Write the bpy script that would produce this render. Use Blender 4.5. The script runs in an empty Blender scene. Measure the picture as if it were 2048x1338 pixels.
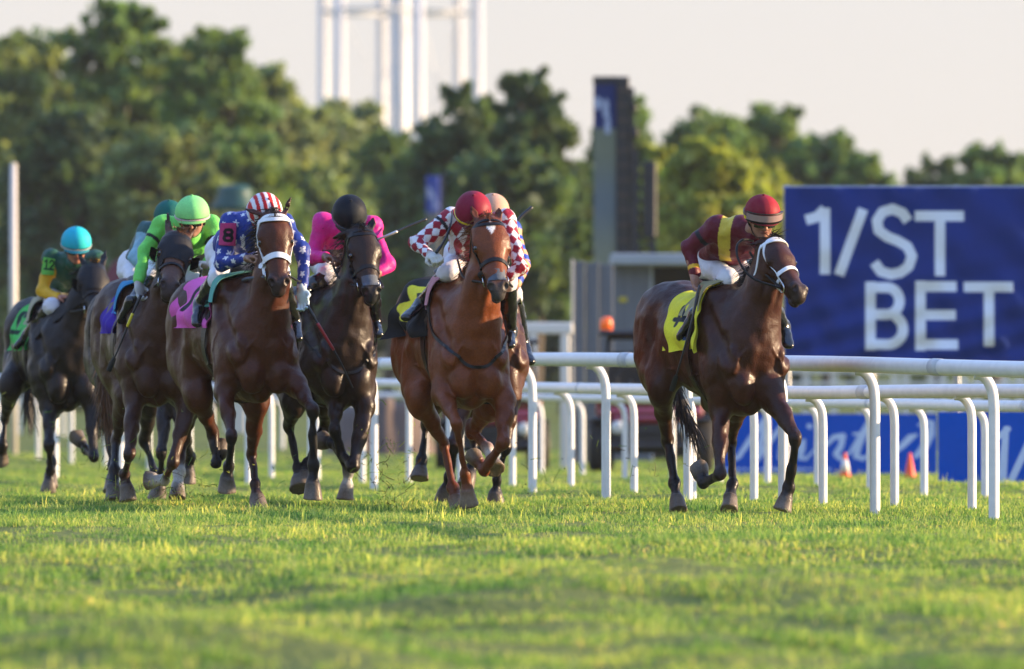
import bpy, math, random
import numpy as np
from mathutils import Vector, Matrix
R = math.radians
C = bpy.context.scene.collection
sc = bpy.context.scene
# ------------------------------------------------------------------ camera
F = 22756.0            # 400 mm lens in pixels of a 2048 wide picture
CH = 1.1               # camera height
HZ = 690.0             # picture row of the horizon
cam_d = bpy.data.cameras.new("camera"); cam = bpy.data.objects.new("camera", cam_d); C.objects.link(cam)
cam.location = (0, 0, CH); cam.rotation_euler = (R(90), 0, 0)
cam_d.sensor_width = 36; cam_d.lens = 400; cam_d.shift_y = (HZ - 669) / 2048
cam_d.clip_start = 1; cam_d.clip_end = 6000
cam_d.dof.use_dof = True; cam_d.dof.focus_distance = 73.6; cam_d.dof.aperture_fstop = 4.5
sc.camera = cam
# ------------------------------------------------------------------ light
SUN_EL, SUN_AZ = R(12), R(85)          # azimuth clockwise from +Y (the view direction) towards +X
w = bpy.data.worlds.new("World"); sc.world = w; w.use_nodes = True
nt = w.node_tree; nt.nodes.clear()
sky = nt.nodes.new("ShaderNodeTexSky"); sky.sky_type = 'NISHITA'; sky.sun_disc = False
sky.sun_elevation = SUN_EL; sky.sun_rotation = SUN_AZ; sky.dust_density = 0.3; sky.air_density = 0.8; sky.ozone_density = 3
# dusty evening air: Nishita sky under a pale dust layer that is cream at the horizon and blue overhead
bg = nt.nodes.new("ShaderNodeBackground"); bg.inputs[1].default_value = .86
wo = nt.nodes.new("ShaderNodeOutputWorld"); wtc = nt.nodes.new("ShaderNodeTexCoord"); wsp = nt.nodes.new("ShaderNodeSeparateXYZ")
wr = nt.nodes.new("ShaderNodeValToRGB"); el_ = wr.color_ramp.elements
el_[0].position = 0; el_[0].color = (.372, .335, .316, 1); el_[1].position = 1; el_[1].color = (.18, .31, .66, 1)
for p_, c_ in ((.03, (.365, .334, .322)), (.16, (.31, .335, .40)), (.4, (.26, .38, .62))):
    x_ = el_.new(p_); x_.color = (*c_, 1)
nt.links.new(wtc.outputs["Generated"], wsp.inputs[0]); nt.links.new(wsp.outputs[2], wr.inputs[0])
wm = nt.nodes.new("ShaderNodeVectorMath"); wm.operation = 'SCALE'; wm.inputs["Scale"].default_value = .015
wa = nt.nodes.new("ShaderNodeVectorMath"); wa.operation = 'ADD'
nt.links.new(sky.outputs[0], wm.inputs[0]); nt.links.new(wm.outputs[0], wa.inputs[0]); nt.links.new(wr.outputs[0], wa.inputs[1])
nt.links.new(wa.outputs[0], bg.inputs[0]); nt.links.new(bg.outputs[0], wo.inputs[0])
sl = bpy.data.lights.new("sun", 'SUN'); sl.energy = 5.0; sl.angle = R(0.6); sl.color = (1.0, 0.73, 0.45)
so = bpy.data.objects.new("sun", sl); C.objects.link(so)
sd = Vector((math.sin(SUN_AZ)*math.cos(SUN_EL), math.cos(SUN_AZ)*math.cos(SUN_EL), math.sin(SUN_EL)))
so.rotation_euler = (-sd).to_track_quat('-Z', 'Y').to_euler(); so.location = (60, 60, 40)
sc.view_settings.view_transform = 'Standard'; sc.view_settings.look = 'None'
sc.view_settings.exposure = 1.3; sc.view_settings.gamma = 1.0
sc.cycles.max_bounces = 6; sc.cycles.transparent_max_bounces = 8
sc.cycles.use_denoising = True

def PX(px, py, Y):
    """world point seen at picture position px, py (2048 wide) at distance Y"""
    return np.array([(px-1024)/F*Y, Y, CH-(py-HZ)/F*Y])
def GY(py):            # distance of the ground seen at picture row py
    return CH*F/(py-HZ)
# ------------------------------------------------------------------ materials
def newmat(name):
    m = bpy.data.materials.new(name); m.use_nodes = True
    return m, m.node_tree, m.node_tree.nodes["Principled BSDF"]
def mat(name, col, rough=0.6, noise=0.15, scale=8.0, bump=0.0, metal=0.0, spec=0.5, coat=0.0, detail=4, stretch=None, sheen=0.0):
    m, t, b = newmat(name)
    tc = t.nodes.new("ShaderNodeTexCoord"); n = t.nodes.new("ShaderNodeTexNoise")
    n.inputs["Scale"].default_value = scale; n.inputs["Detail"].default_value = detail
    src = tc.outputs["Object"]
    if stretch:
        mp = t.nodes.new("ShaderNodeMapping"); mp.inputs["Scale"].default_value = stretch
        t.links.new(src, mp.inputs[0]); src = mp.outputs[0]
    t.links.new(src, n.inputs["Vector"])
    mx = t.nodes.new("ShaderNodeMix"); mx.data_type = 'RGBA'
    mx.inputs["A"].default_value = (*[c*(1-noise) for c in col], 1); mx.inputs["B"].default_value = (*[min(1, c*(1+noise)) for c in col], 1)
    t.links.new(n.outputs[0], mx.inputs["Factor"]); t.links.new(mx.outputs["Result"], b.inputs["Base Color"])
    b.inputs["Roughness"].default_value = rough; b.inputs["Metallic"].default_value = metal
    b.inputs["Specular IOR Level"].default_value = spec; b.inputs["Coat Weight"].default_value = coat
    b.inputs["Sheen Weight"].default_value = sheen
    if bump:
        bp = t.nodes.new("ShaderNodeBump"); bp.inputs["Strength"].default_value = bump; bp.inputs["Distance"].default_value = 0.01
        t.links.new(n.outputs[0], bp.inputs["Height"]); t.links.new(bp.outputs[0], b.inputs["Normal"])
    return m
def colmat(name, rough=0.5, nscale=60, nstr=0.12, bump=0.15, coat=0.0, crough=0.3, sheen=0.0, spec=0.5, big=6.0, bigstr=0.15, dist=0.004, rvar=0.15):
    """reads the colours the thing itself has from the attribute Col, adds grain and bump"""
    m, t, b = newmat(name)
    at = t.nodes.new("ShaderNodeAttribute"); at.attribute_name = "Col"
    tc = t.nodes.new("ShaderNodeTexCoord")
    n = t.nodes.new("ShaderNodeTexNoise"); n.inputs["Scale"].default_value = nscale; n.inputs["Detail"].default_value = 5
    n2 = t.nodes.new("ShaderNodeTexNoise"); n2.inputs["Scale"].default_value = big; n2.inputs["Detail"].default_value = 3
    t.links.new(tc.outputs["Object"], n.inputs["Vector"]); t.links.new(tc.outputs["Object"], n2.inputs["Vector"])
    def rng(src, lo, hi):
        r = t.nodes.new("ShaderNodeMapRange"); r.inputs[1].default_value = 0.3; r.inputs[2].default_value = 0.7
        r.inputs[3].default_value = lo; r.inputs[4].default_value = hi; t.links.new(src, r.inputs[0]); return r.outputs[0]
    mu = t.nodes.new("ShaderNodeMath"); mu.operation = 'MULTIPLY'
    t.links.new(rng(n.outputs[0], 1-nstr, 1+nstr), mu.inputs[0]); t.links.new(rng(n2.outputs[0], 1-bigstr, 1+bigstr), mu.inputs[1])
    vm = t.nodes.new("ShaderNodeVectorMath"); vm.operation = 'SCALE'
    t.links.new(at.outputs["Color"], vm.inputs[0]); t.links.new(mu.outputs[0], vm.inputs["Scale"])
    t.links.new(vm.outputs[0], b.inputs["Base Color"])
    t.links.new(rng(n2.outputs[0], rough-rvar, rough+rvar), b.inputs["Roughness"])
    b.inputs["Coat Weight"].default_value = coat; b.inputs["Coat Roughness"].default_value = crough
    b.inputs["Sheen Weight"].default_value = sheen; b.inputs["Specular IOR Level"].default_value = spec
    ad = t.nodes.new("ShaderNodeMath"); ad.operation = 'ADD'
    m3 = t.nodes.new("ShaderNodeMath"); m3.operation = 'MULTIPLY'; m3.inputs[1].default_value = 2.0
    t.links.new(n2.outputs[0], m3.inputs[0]); t.links.new(n.outputs[0], ad.inputs[0]); t.links.new(m3.outputs[0], ad.inputs[1])
    bp = t.nodes.new("ShaderNodeBump"); bp.inputs["Strength"].default_value = bump; bp.inputs["Distance"].default_value = dist
    t.links.new(ad.outputs[0], bp.inputs["Height"]); t.links.new(bp.outputs[0], b.inputs["Normal"])
    return m
# ------------------------------------------------------------------ object helpers
def tag(o, label=None, cat=None, group=None, kind=None):
    if label: o["label"] = label
    if cat: o["category"] = cat
    if group: o["group"] = group
    if kind: o["kind"] = kind
    return o
def empty(name, loc, label=None, cat=None, group=None):
    o = bpy.data.objects.new(name, None); C.objects.link(o); o.location = tuple(loc); o.empty_display_size = 0.2
    return tag(o, label, cat, group)
def wloc(o):
    v = np.zeros(3)
    while o is not None:
        v += np.array(o.location); o = o.parent
    return v
def mesh(name, V, Fc, m, parent=None, col=None, smooth=True, loc=None):
    """V in world coordinates; origin at loc or at the parent's"""
    V = np.asarray(V, dtype=np.float64).reshape(-1, 3)
    pw = wloc(parent) if parent is not None else np.zeros(3)
    org = np.array(loc, dtype=float) if loc is not None else pw
    me = bpy.data.meshes.new(name)
    if isinstance(Fc, np.ndarray) and Fc.ndim == 2:
        n, k = Fc.shape
        me.vertices.add(len(V)); me.vertices.foreach_set("co", (V-org).astype(np.float32).ravel())
        me.loops.add(n*k); me.loops.foreach_set("vertex_index", Fc.astype(np.int32).ravel())
        me.polygons.add(n); me.polygons.foreach_set("loop_start", np.arange(0, n*k, k, dtype=np.int32))
        me.update(calc_edges=True)
    else:
        me.from_pydata([tuple(v) for v in V-org], [], Fc)
    if smooth: me.polygons.foreach_set("use_smooth", np.ones(len(me.polygons), dtype=bool))
    if col is not None:
        a = me.color_attributes.new("Col", 'FLOAT_COLOR', 'POINT')
        c4 = np.ones((len(V), 4), dtype=np.float32); c4[:, :3] = col
        a.data.foreach_set("color", c4.ravel())
    me.materials.append(m)
    o = bpy.data.objects.new(name, me); C.objects.link(o)
    if parent is not None: o.parent = parent
    o.location = tuple(org-pw)
    return o
class MB:
    """collects boxes, tubes and lathes into one mesh"""
    def __init__(s): s.V = []; s.F = []
    def add(s, V, Fc):
        n = sum(len(v) for v in s.V); s.V.append(np.asarray(V, float).reshape(-1, 3)); s.F += [tuple(int(i)+n for i in f) for f in Fc]; return s
    def box(s, c, size, rz=0.0, bev=0.0):
        x, y, z = [d/2 for d in size]; c = np.array(c, float)
        cs, sn = math.cos(rz), math.sin(rz)
        if bev <= 0:
            P = [(i*x, j*y, k*z) for k in (-1, 1) for j in (-1, 1) for i in (-1, 1)]
            Fc = [(0,2,3,1),(4,5,7,6),(0,1,5,4),(2,6,7,3),(0,4,6,2),(1,3,7,5)]
        else:
            b = min(bev, x*.9, y*.9, z*.9); P = []; Fc = []
            rings = [(-z, b), (-z+b, 0), (z-b, 0), (z, b)]
            for zz, ins in rings:
                X, Y = x-ins, y-ins; q = b*0.7
                for (a, bb) in ((X, Y-q), (X-q, Y), (-X+q, Y), (-X, Y-q), (-X, -Y+q), (-X+q, -Y), (X-q, -Y), (X, -Y+q)): P.append((a, bb, zz))
            for r in range(3):
                for i in range(8): j = (i+1) % 8; Fc.append((r*8+i, r*8+j, r*8+8+j, r*8+8+i))
            Fc.append(tuple(range(7, -1, -1))); Fc.append(tuple(range(24, 32)))
        P = np.array(P, float); Q = P.copy(); Q[:, 0] = P[:, 0]*cs-P[:, 1]*sn; Q[:, 1] = P[:, 0]*sn+P[:, 1]*cs
        return s.add(Q+c, Fc)
    def tube(s, pts, rad, n=10, flat=None, up=None, caps=True):
        pts = np.asarray(pts, float); m = len(pts)
        rad = np.ones(m)*rad if np.isscalar(rad) else np.asarray(rad, float)
        T = np.gradient(pts, axis=0); T /= np.linalg.norm(T, axis=1)[:, None]+1e-12
        u = np.array(up, float) if up is not None else np.array([0, 0, 1.0])
        if up is None and abs(T[0]@u) > .9: u = np.array([1.0, 0, 0])
        V = []
        for i in range(m):
            if up is not None: u = np.array(up, float) if np.ndim(up) == 1 else np.array(up[i], float)
            u = u-T[i]*(u@T[i]); u /= np.linalg.norm(u)+1e-12; v = np.cross(T[i], u)
            a = np.arange(n)/n*2*np.pi; fu = 1.0; fv = 1.0
            if flat: fu, fv = flat
            V.append(pts[i]+rad[i]*(np.outer(np.cos(a)*fu, u)+np.outer(np.sin(a)*fv, v)))
        Fc = []
        for i in range(m-1):
            for j in range(n): k = (j+1) % n; Fc.append((i*n+j, i*n+k, i*n+n+k, i*n+n+j))
        if caps: Fc.append(tuple(range(n-1, -1, -1))); Fc.append(tuple(range((m-1)*n, m*n)))
        return s.add(np.vstack(V), Fc)
    def lathe(s, c, prof, n=24, axis=(0, 0, 1)):
        ax = np.array(axis, float); ax /= np.linalg.norm(ax)
        u = np.cross(ax, [0, 1, 0]) if abs(ax[1]) < .9 else np.cross(ax, [1, 0, 0]); u /= np.linalg.norm(u); v = np.cross(ax, u)
        a = np.arange(n)/n*2*np.pi; V = []
        for r, h in prof: V.append(np.array(c)+ax*h+r*(np.outer(np.cos(a), u)+np.outer(np.sin(a), v)))
        Fc = []; m = len(prof)
        for i in range(m-1):
            for j in range(n): k = (j+1) % n; Fc.append((i*n+j, i*n+k, i*n+n+k, i*n+n+j))
        Fc.append(tuple(range(n-1, -1, -1))); Fc.append(tuple(range((m-1)*n, m*n)))
        return s.add(np.vstack(V), Fc)
    def build(s, name, m, parent=None, smooth=False, loc=None, col=None):
        return mesh(name, np.vstack(s.V), s.F, m, parent, smooth=smooth, loc=loc, col=col)
def curve(pts, n=24):
    """smooth path through points"""
    pts = np.asarray(pts, float); m = len(pts)
    if m < 3: return np.array([pts[0]+(pts[-1]-pts[0])*t for t in np.linspace(0, 1, n)])
    P = np.vstack([2*pts[0]-pts[1], pts, 2*pts[-1]-pts[-2]]); out = []
    for t in np.linspace(0, m-1-1e-9, n):
        i = int(t); f = t-i; a, b, c, d = P[i], P[i+1], P[i+2], P[i+3]
        out.append(.5*((2*b)+(c-a)*f+(2*a-5*b+4*c-d)*f*f+(3*b-a-3*c+d)*f**3))
    return np.array(out)
# ------------------------------------------------------------------ soft body modelling: a distance field of blended limbs and muscles, meshed
_T3 = np.random.default_rng(11).random((32, 32, 32))
def noise3(Q, f):
    Q = Q*f+5; i = np.floor(Q).astype(int); a = Q-i; a = a*a*(3-2*a); i &= 31; j = (i+1) & 31
    g = lambda x, y, z: _T3[(j if x else i)[:, 0], (j if y else i)[:, 1], (j if z else i)[:, 2]]
    ax, ay, az = a.T; L = lambda p, q, t: p+(q-p)*t
    return L(L(L(g(0,0,0), g(1,0,0), ax), L(g(0,1,0), g(1,1,0), ax), ay), L(L(g(0,0,1), g(1,0,1), ax), L(g(0,1,1), g(1,1,1), ax), ay), az)-.5
class Field:
    def __init__(s): s.P = []
    def bone(s, a, b, ra, rb, k=.03, U=None, col=None, sub=False, tag=None, cap=1.0):
        a = np.array(a, float); b = np.array(b, float)
        ra = (ra, ra) if np.isscalar(ra) else ra; rb = (rb, rb) if np.isscalar(rb) else rb
        w = b-a; L = np.linalg.norm(w); w = w/(L+1e-9)
        u = np.array(U, float) if U is not None else (np.array([1., 0, 0]) if abs(w[0]) < .8 else np.array([0, 1., 0]))
        u = u-w*(u@w); u /= np.linalg.norm(u); v = np.cross(w, u)
        s.P.append(dict(t='b', a=a, b=b, L=L, w=w, u=u, v=v, ra=ra, rb=rb, k=k, col=col, sub=sub, tag=tag, cap=cap,
                        lo=np.minimum(a, b)-max(*ra, *rb), hi=np.maximum(a, b)+max(*ra, *rb))); return s
    def ell(s, c, r, axes=None, k=.03, col=None, sub=False, tag=None):
        c = np.array(c, float); r = np.array(r, float)
        A = np.eye(3) if axes is None else np.array([np.array(x, float)/np.linalg.norm(x) for x in axes])
        if axes is not None: A[0] -= A[2]*(A[0]@A[2]); A[0] /= np.linalg.norm(A[0])+1e-9; A[1] = np.cross(A[2], A[0])
        m = max(r); s.P.append(dict(t='e', c=c, r=r, A=A, k=k, col=col, sub=sub, tag=tag, lo=c-m, hi=c+m)); return s
    def cone(s, a, b, ra, rb, k=.008, col=None, tag=None, U=None, asp=1.0):
        """flat-ended frustum, for hooves"""
        a = np.array(a, float); b = np.array(b, float); w = b-a; L = np.linalg.norm(w); w = w/L
        u = np.array(U, float) if U is not None else np.array([1., 0, 0]); u = u-w*(u@w); u /= np.linalg.norm(u)
        m = max(ra, rb)*max(1, asp)+.01
        s.P.append(dict(t='c', a=a, L=L, w=w, u=u, v=np.cross(w, u), ra=ra, rb=rb, asp=asp, k=k, col=col, sub=False, tag=tag, lo=np.minimum(a, b)-m, hi=np.maximum(a, b)+m)); return s
    @staticmethod
    def d(p, Q):
        if p['t'] == 'e':
            q = (Q-p['c'])@p['A'].T; r = p['r']; k0 = np.sqrt(((q/r)**2).sum(-1)); k1 = np.sqrt(((q/r**2)**2).sum(-1))+1e-9
            return np.where(k0 < .05, -min(r), k0*(k0-1)/k1)
        q = Q-p['a']; t = q@p['w']; qu = q@p['u']; qv = q@p['v']
        if p['t'] == 'c':
            f = np.clip(t/p['L'], 0, 1); r = p['ra']+(p['rb']-p['ra'])*f
            dr = np.sqrt(qu**2+(qv/p['asp'])**2)-r; return np.maximum(dr, np.maximum(-t, t-p['L']))
        f = np.clip(t/(p['L']+1e-9), 0, 1); qw = t-f*p['L']
        ru = p['ra'][0]+(p['rb'][0]-p['ra'][0])*f; rv = p['ra'][1]+(p['rb'][1]-p['ra'][1])*f
        rw = (ru+rv)*.5*p['cap']
        if p['ra'][0] == p['ra'][1] and p['rb'][0] == p['rb'][1] and p['cap'] == 1: return np.sqrt(qu*qu+qv*qv+qw*qw)-ru
        k0 = np.sqrt((qu/ru)**2+(qv/rv)**2+(qw/rw)**2); k1 = np.sqrt((qu/ru**2)**2+(qv/rv**2)**2+(qw/rw**2)**2)+1e-9
        return np.where(k0 < .05, -np.minimum(ru, rv), k0*(k0-1)/k1)
    @staticmethod
    def mix(D, d, k, sub):
        if sub: h = np.maximum(k-np.abs(-D-d)*1.0, 0)/k; return np.maximum(D, -d)+h*h*k*.25
        h = np.maximum(k-np.abs(D-d), 0)/k; return np.minimum(D, d)-h*h*k*.25
    def ev(s, Q):
        Q = np.asarray(Q, float); D = np.full(Q.shape[:-1], 9.0)
        for p in s.P: D = s.mix(D, s.d(p, Q), p['k'], p['sub'])
        return D
    def grad(s, Q, e=.004):
        G = np.stack([s.ev(Q+np.eye(3)[i]*e)-s.ev(Q-np.eye(3)[i]*e) for i in range(3)], -1)
        return G/(np.linalg.norm(G, axis=-1, keepdims=True)+1e-9)
    def wrap(s, Q, off=.004, it=5):
        """drop points onto the skin"""
        Q = np.array(Q, float)
        for _ in range(it): Q = Q-s.grad(Q)*((s.ev(Q)-off)[..., None])*.9
        return Q, s.grad(Q)
    def ray(s, O, D, off=.004, n=40):
        Q = np.array(O, float)
        for _ in range(n): Q = Q+D*(np.clip(s.ev(Q)-off, -.05, .2)*.8)[..., None]
        return Q
    def poly(s, h, amps=()):
        lo = np.min([p['lo'] for p in s.P if not p['sub']], 0)-3*h; hi = np.max([p['hi'] for p in s.P if not p['sub']], 0)+3*h
        n = np.ceil((hi-lo)/h).astype(int)+1; G = np.full(n, .2, np.float32)
        for p in s.P:
            m = p['k']+2.5*h; i0 = np.maximum(np.floor((p['lo']-m-lo)/h).astype(int), 0); i1 = np.minimum(np.ceil((p['hi']+m-lo)/h).astype(int)+1, n)
            if np.any(i1 <= i0): continue
            sl_ = tuple(slice(a, b) for a, b in zip(i0, i1))
            Q = np.stack(np.meshgrid(*[lo[i]+h*np.arange(i0[i], i1[i]) for i in range(3)], indexing='ij'), -1)
            G[sl_] = s.mix(G[sl_], s.d(p, Q), p['k'], p['sub'])
        for fr, am in amps:
            m_ = np.abs(G) < .03; I_ = np.argwhere(m_); Q = lo+h*I_; G[m_] += (am*2*noise3(Q, fr)).astype(np.float32)
        # surface nets
        S = G < 0; nx, ny, nz = n
        c = S[:-1, :-1, :-1].astype(np.int8)
        for dx in (0, 1):
            for dy in (0, 1):
                for dz in (0, 1):
                    if dx+dy+dz: c = c+S[dx:nx-1+dx, dy:ny-1+dy, dz:nz-1+dz]
        act = (c > 0) & (c < 8); idx = np.full(act.shape, -1, np.int64); I = np.argwhere(act); idx[act] = np.arange(len(I))
        acc = np.zeros((len(I), 3)); cnt = np.zeros(len(I))
        E = [((0,0,0),(1,0,0)),((0,1,0),(1,1,0)),((0,0,1),(1,0,1)),((0,1,1),(1,1,1)),((0,0,0),(0,1,0)),((1,0,0),(1,1,0)),((0,0,1),(0,1,1)),((1,0,1),(1,1,1)),
             ((0,0,0),(0,0,1)),((1,0,0),(1,0,1)),((0,1,0),(0,1,1)),((1,1,0),(1,1,1))]
        for a, b in E:
            a = np.array(a); b = np.array(b); ga = G[tuple((I+a).T)].astype(float); gb = G[tuple((I+b).T)].astype(float)
            x = (ga < 0) != (gb < 0); t = np.where(x, ga/(ga-gb+1e-12), 0)
            acc += np.where(x[:, None], a+(b-a)*t[:, None], 0); cnt += x
        V = lo+h*(I+acc/cnt[:, None]); Fs = []
        for ax in range(3):
            o = [i for i in range(3) if i != ax]
            A = S[tuple(slice(0, -1) if i == ax else slice(1, -1) for i in range(3))]; B = S[tuple(slice(1, None) if i == ax else slice(1, -1) for i in range(3))]
            J = np.argwhere(A != B); st = A[tuple(J.T)]
            for i in o: J[:, i] += 1
            def g(d0, d1):
                K = J.copy(); K[:, o[0]] -= d0; K[:, o[1]] -= d1; return idx[tuple(K.T)]
            q = np.stack([g(0, 0), g(1, 0), g(1, 1), g(0, 1)], -1)
            fl = st if ax != 1 else ~st
            q = np.where(fl[:, None], q, q[:, ::-1]); Fs.append(q)
        return V, np.vstack(Fs)
    def colors(s, V, base, soft=.012):
        """each spot takes the colour of the limb it belongs to"""
        Wt = np.zeros(len(V)); Cc = np.zeros((len(V), 3)); ps = [p for p in s.P]
        D = []
        for p in ps: D.append(s.d(p, V) if not p['sub'] else np.abs(s.d(p, V))+.004*(0 if p['col'] is not None else 99))
        D = np.array(D); m = D.min(0)
        for p, d in zip(ps, D):
            wgt = np.exp(-np.clip(d-m, 0, .5)/soft); c = np.array(p['col'] if p['col'] is not None else base); Wt += wgt; Cc += wgt[:, None]*c
        return Cc/Wt[:, None]
def ribbon(mb, F_, pts, wd, th=.004, n=40, off=.004, normals=None):
    """strap lying on a skin along the path"""
    c = curve(pts, n)
    if F_ is not None: c, N = F_.wrap(c, off)
    else: N = np.tile(np.array(normals, float), (n, 1)) if np.ndim(normals) == 1 else normals
    # side = tangent x normal
    T = np.gradient(c, axis=0); T /= np.linalg.norm(T, axis=1)[:, None]+1e-9
    S_ = np.cross(T, N); S_ /= np.linalg.norm(S_, axis=1)[:, None]+1e-9
    V = []
    for a, b in ((-1, -1), (-1, 1), (1, 1), (1, -1)): V.append(c+S_*a*wd/2+N*b*th)
    V = np.stack(V, 1).reshape(-1, 3); Fc = []
    for i in range(n-1):
        for j in range(4): k = (j+1) % 4; Fc.append((i*4+j, i*4+k, i*4+4+k, i*4+4+j))
    Fc += [(3, 2, 1, 0), tuple(range((n-1)*4, n*4))]
    mb.add(V, Fc); return c, N
# ------------------------------------------------------------------ ground
rng = np.random.default_rng(7)
_T = rng.random((64, 64))
def vnoise(x, y, f, s=0):
    x = np.asarray(x, float)*f+s*13.7; y = np.asarray(y, float)*f+s*7.3; i = np.floor(x).astype(int); j = np.floor(y).astype(int); a = x-i; b = y-j
    a = a*a*(3-2*a); b = b*b*(3-2*b); g = lambda p, q: _T[p % 64, q % 64]
    return (g(i, j)*(1-a)+g(i+1, j)*a)*(1-b)+(g(i, j+1)*(1-a)+g(i+1, j+1)*a)*b-.5
def gdrop(y): return -np.clip((np.asarray(y, float)-78)*.0075, 0, .54)
def gh(x, y):
    y = np.asarray(y, float); x = np.asarray(x, float); fade = np.clip((140-y)/60, 0, 1)
    return gdrop(y)+fade*(vnoise(x, y*.8, .33, 1)*.12+vnoise(x, y*.6, 1.0, 2)*.055+vnoise(x, y, 3.1, 3)*.018+vnoise(x, y*.7, 1.9, 8)*.10*np.clip((66-y)/12, 0, 1)+vnoise(x+3, y*.5, .8, 9)*.10*np.clip((66-y)/12, 0, 1))*np.clip((np.abs(y-76)+5)/22, .25, 1)
def YG(py):
    r = py-HZ
    if r >= F*CH/78: return CH*F/r
    Y = F*(CH-.585)/(r-.0075*F) if r > .0075*F+1 else 1e9
    return Y if Y < 150 else (CH+.54)*F/r
def axisv(lo, hi, step, far, n):
    a = np.arange(lo, hi, step); e = np.geomspace(1, 1+far, n)-1
    return np.concatenate([(lo-e[1:])[::-1], a, hi+e])
gx = axisv(-9, 9, .15, 2500, 26); gy = np.concatenate([[-200, -50, 0, 20], np.arange(30, 120, .25), 120+np.geomspace(1, 4000, 60)-1])
GXg, GYg = np.meshgrid(gx, gy, indexing='ij'); GZ = gh(GXg, GYg)
nx_, ny_ = GXg.shape; ii = np.arange(nx_*ny_).reshape(nx_, ny_)
gf = np.stack([ii[:-1, :-1], ii[1:, :-1], ii[1:, 1:], ii[:-1, 1:]], -1).reshape(-1, 4)
m, t, b = newmat("turf_ground")
geo = t.nodes.new("ShaderNodeNewGeometry")
n1 = t.nodes.new("ShaderNodeTexNoise"); n1.inputs["Scale"].default_value = .35; n1.inputs["Detail"].default_value = 6
n2 = t.nodes.new("ShaderNodeTexNoise"); n2.inputs["Scale"].default_value = 14; n2.inputs["Detail"].default_value = 5
for q in (n1, n2): t.links.new(geo.outputs["Position"], q.inputs["Vector"])
ra = t.nodes.new("ShaderNodeValToRGB"); e = ra.color_ramp.elements
e[0].position = .3; e[0].color = (.08, .11, .03, 1); e[1].position = .7; e[1].color = (.19, .22, .06, 1)
ad = t.nodes.new("ShaderNodeMix"); ad.inputs[0].default_value = .45
t.links.new(n1.outputs[0], ad.inputs[2]); t.links.new(n2.outputs[0], ad.inputs[3]); t.links.new(ad.outputs[0], ra.inputs[0])
t.links.new(ra.outputs[0], b.inputs["Base Color"]); b.inputs["Roughness"].default_value = .9; b.inputs["Specular IOR Level"].default_value = .1
bp = t.nodes.new("ShaderNodeBump"); bp.inputs["Strength"].default_value = 1; bp.inputs["Distance"].default_value = .05
t.links.new(n2.outputs[0], bp.inputs["Height"]); t.links.new(bp.outputs[0], b.inputs["Normal"])
tag(mesh("ground", np.stack([GXg, GYg, GZ], -1).reshape(-1, 3), gf, m), kind="structure")
# ------------------------------------------------------------------ grass
m, t, b = newmat("grass_blade")
at = t.nodes.new("ShaderNodeAttribute"); at.attribute_name = "Col"
geo = t.nodes.new("ShaderNodeNewGeometry"); n1 = t.nodes.new("ShaderNodeTexNoise"); n1.inputs["Scale"].default_value = .9; n1.inputs["Detail"].default_value = 6
mp = t.nodes.new("ShaderNodeMapping"); mp.inputs["Scale"].default_value = (1.3, .45, 0)
t.links.new(geo.outputs["Position"], mp.inputs[0]); t.links.new(mp.outputs[0], n1.inputs["Vector"])
ra = t.nodes.new("ShaderNodeValToRGB"); e = ra.color_ramp.elements
e[0].position = .36; e[0].color = (.48, .68, .60, 1); e[1].position = .66; e[1].color = (1.55, 1.26, 1.05, 1)
t.links.new(n1.outputs[0], ra.inputs[0])
mu = t.nodes.new("ShaderNodeMix"); mu.data_type = 'RGBA'; mu.blend_type = 'MULTIPLY'; mu.inputs[0].default_value = 1
t.links.new(at.outputs["Color"], mu.inputs["A"]); t.links.new(ra.outputs[0], mu.inputs["B"])
t.links.new(mu.outputs["Result"], b.inputs["Base Color"]); b.inputs["Roughness"].default_value = .55; b.inputs["Specular IOR Level"].default_value = .3
tr = t.nodes.new("ShaderNodeBsdfTranslucent"); ms = t.nodes.new("ShaderNodeMixShader"); ms.inputs[0].default_value = .58
hs = t.nodes.new("ShaderNodeMix"); hs.data_type = 'RGBA'; hs.blend_type = 'MULTIPLY'; hs.inputs[0].default_value = 1; hs.inputs["B"].default_value = (1.4, 1.28, .75, 1)
t.links.new(mu.outputs["Result"], hs.inputs["A"]); t.links.new(hs.outputs["Result"], tr.inputs[0])
t.links.new(b.outputs[0], ms.inputs[1]); t.links.new(tr.outputs[0], ms.inputs[2]); t.links.new(ms.outputs[0], t.nodes["Material Output"].inputs[0])
GRASS = m
gcol = bpy.data.collections.new("grass_tufts")
GC = np.array([(.09, .22, .06), (.16, .31, .085), (.26, .40, .12), (.37, .46, .16), (.58, .54, .30)])
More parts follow.
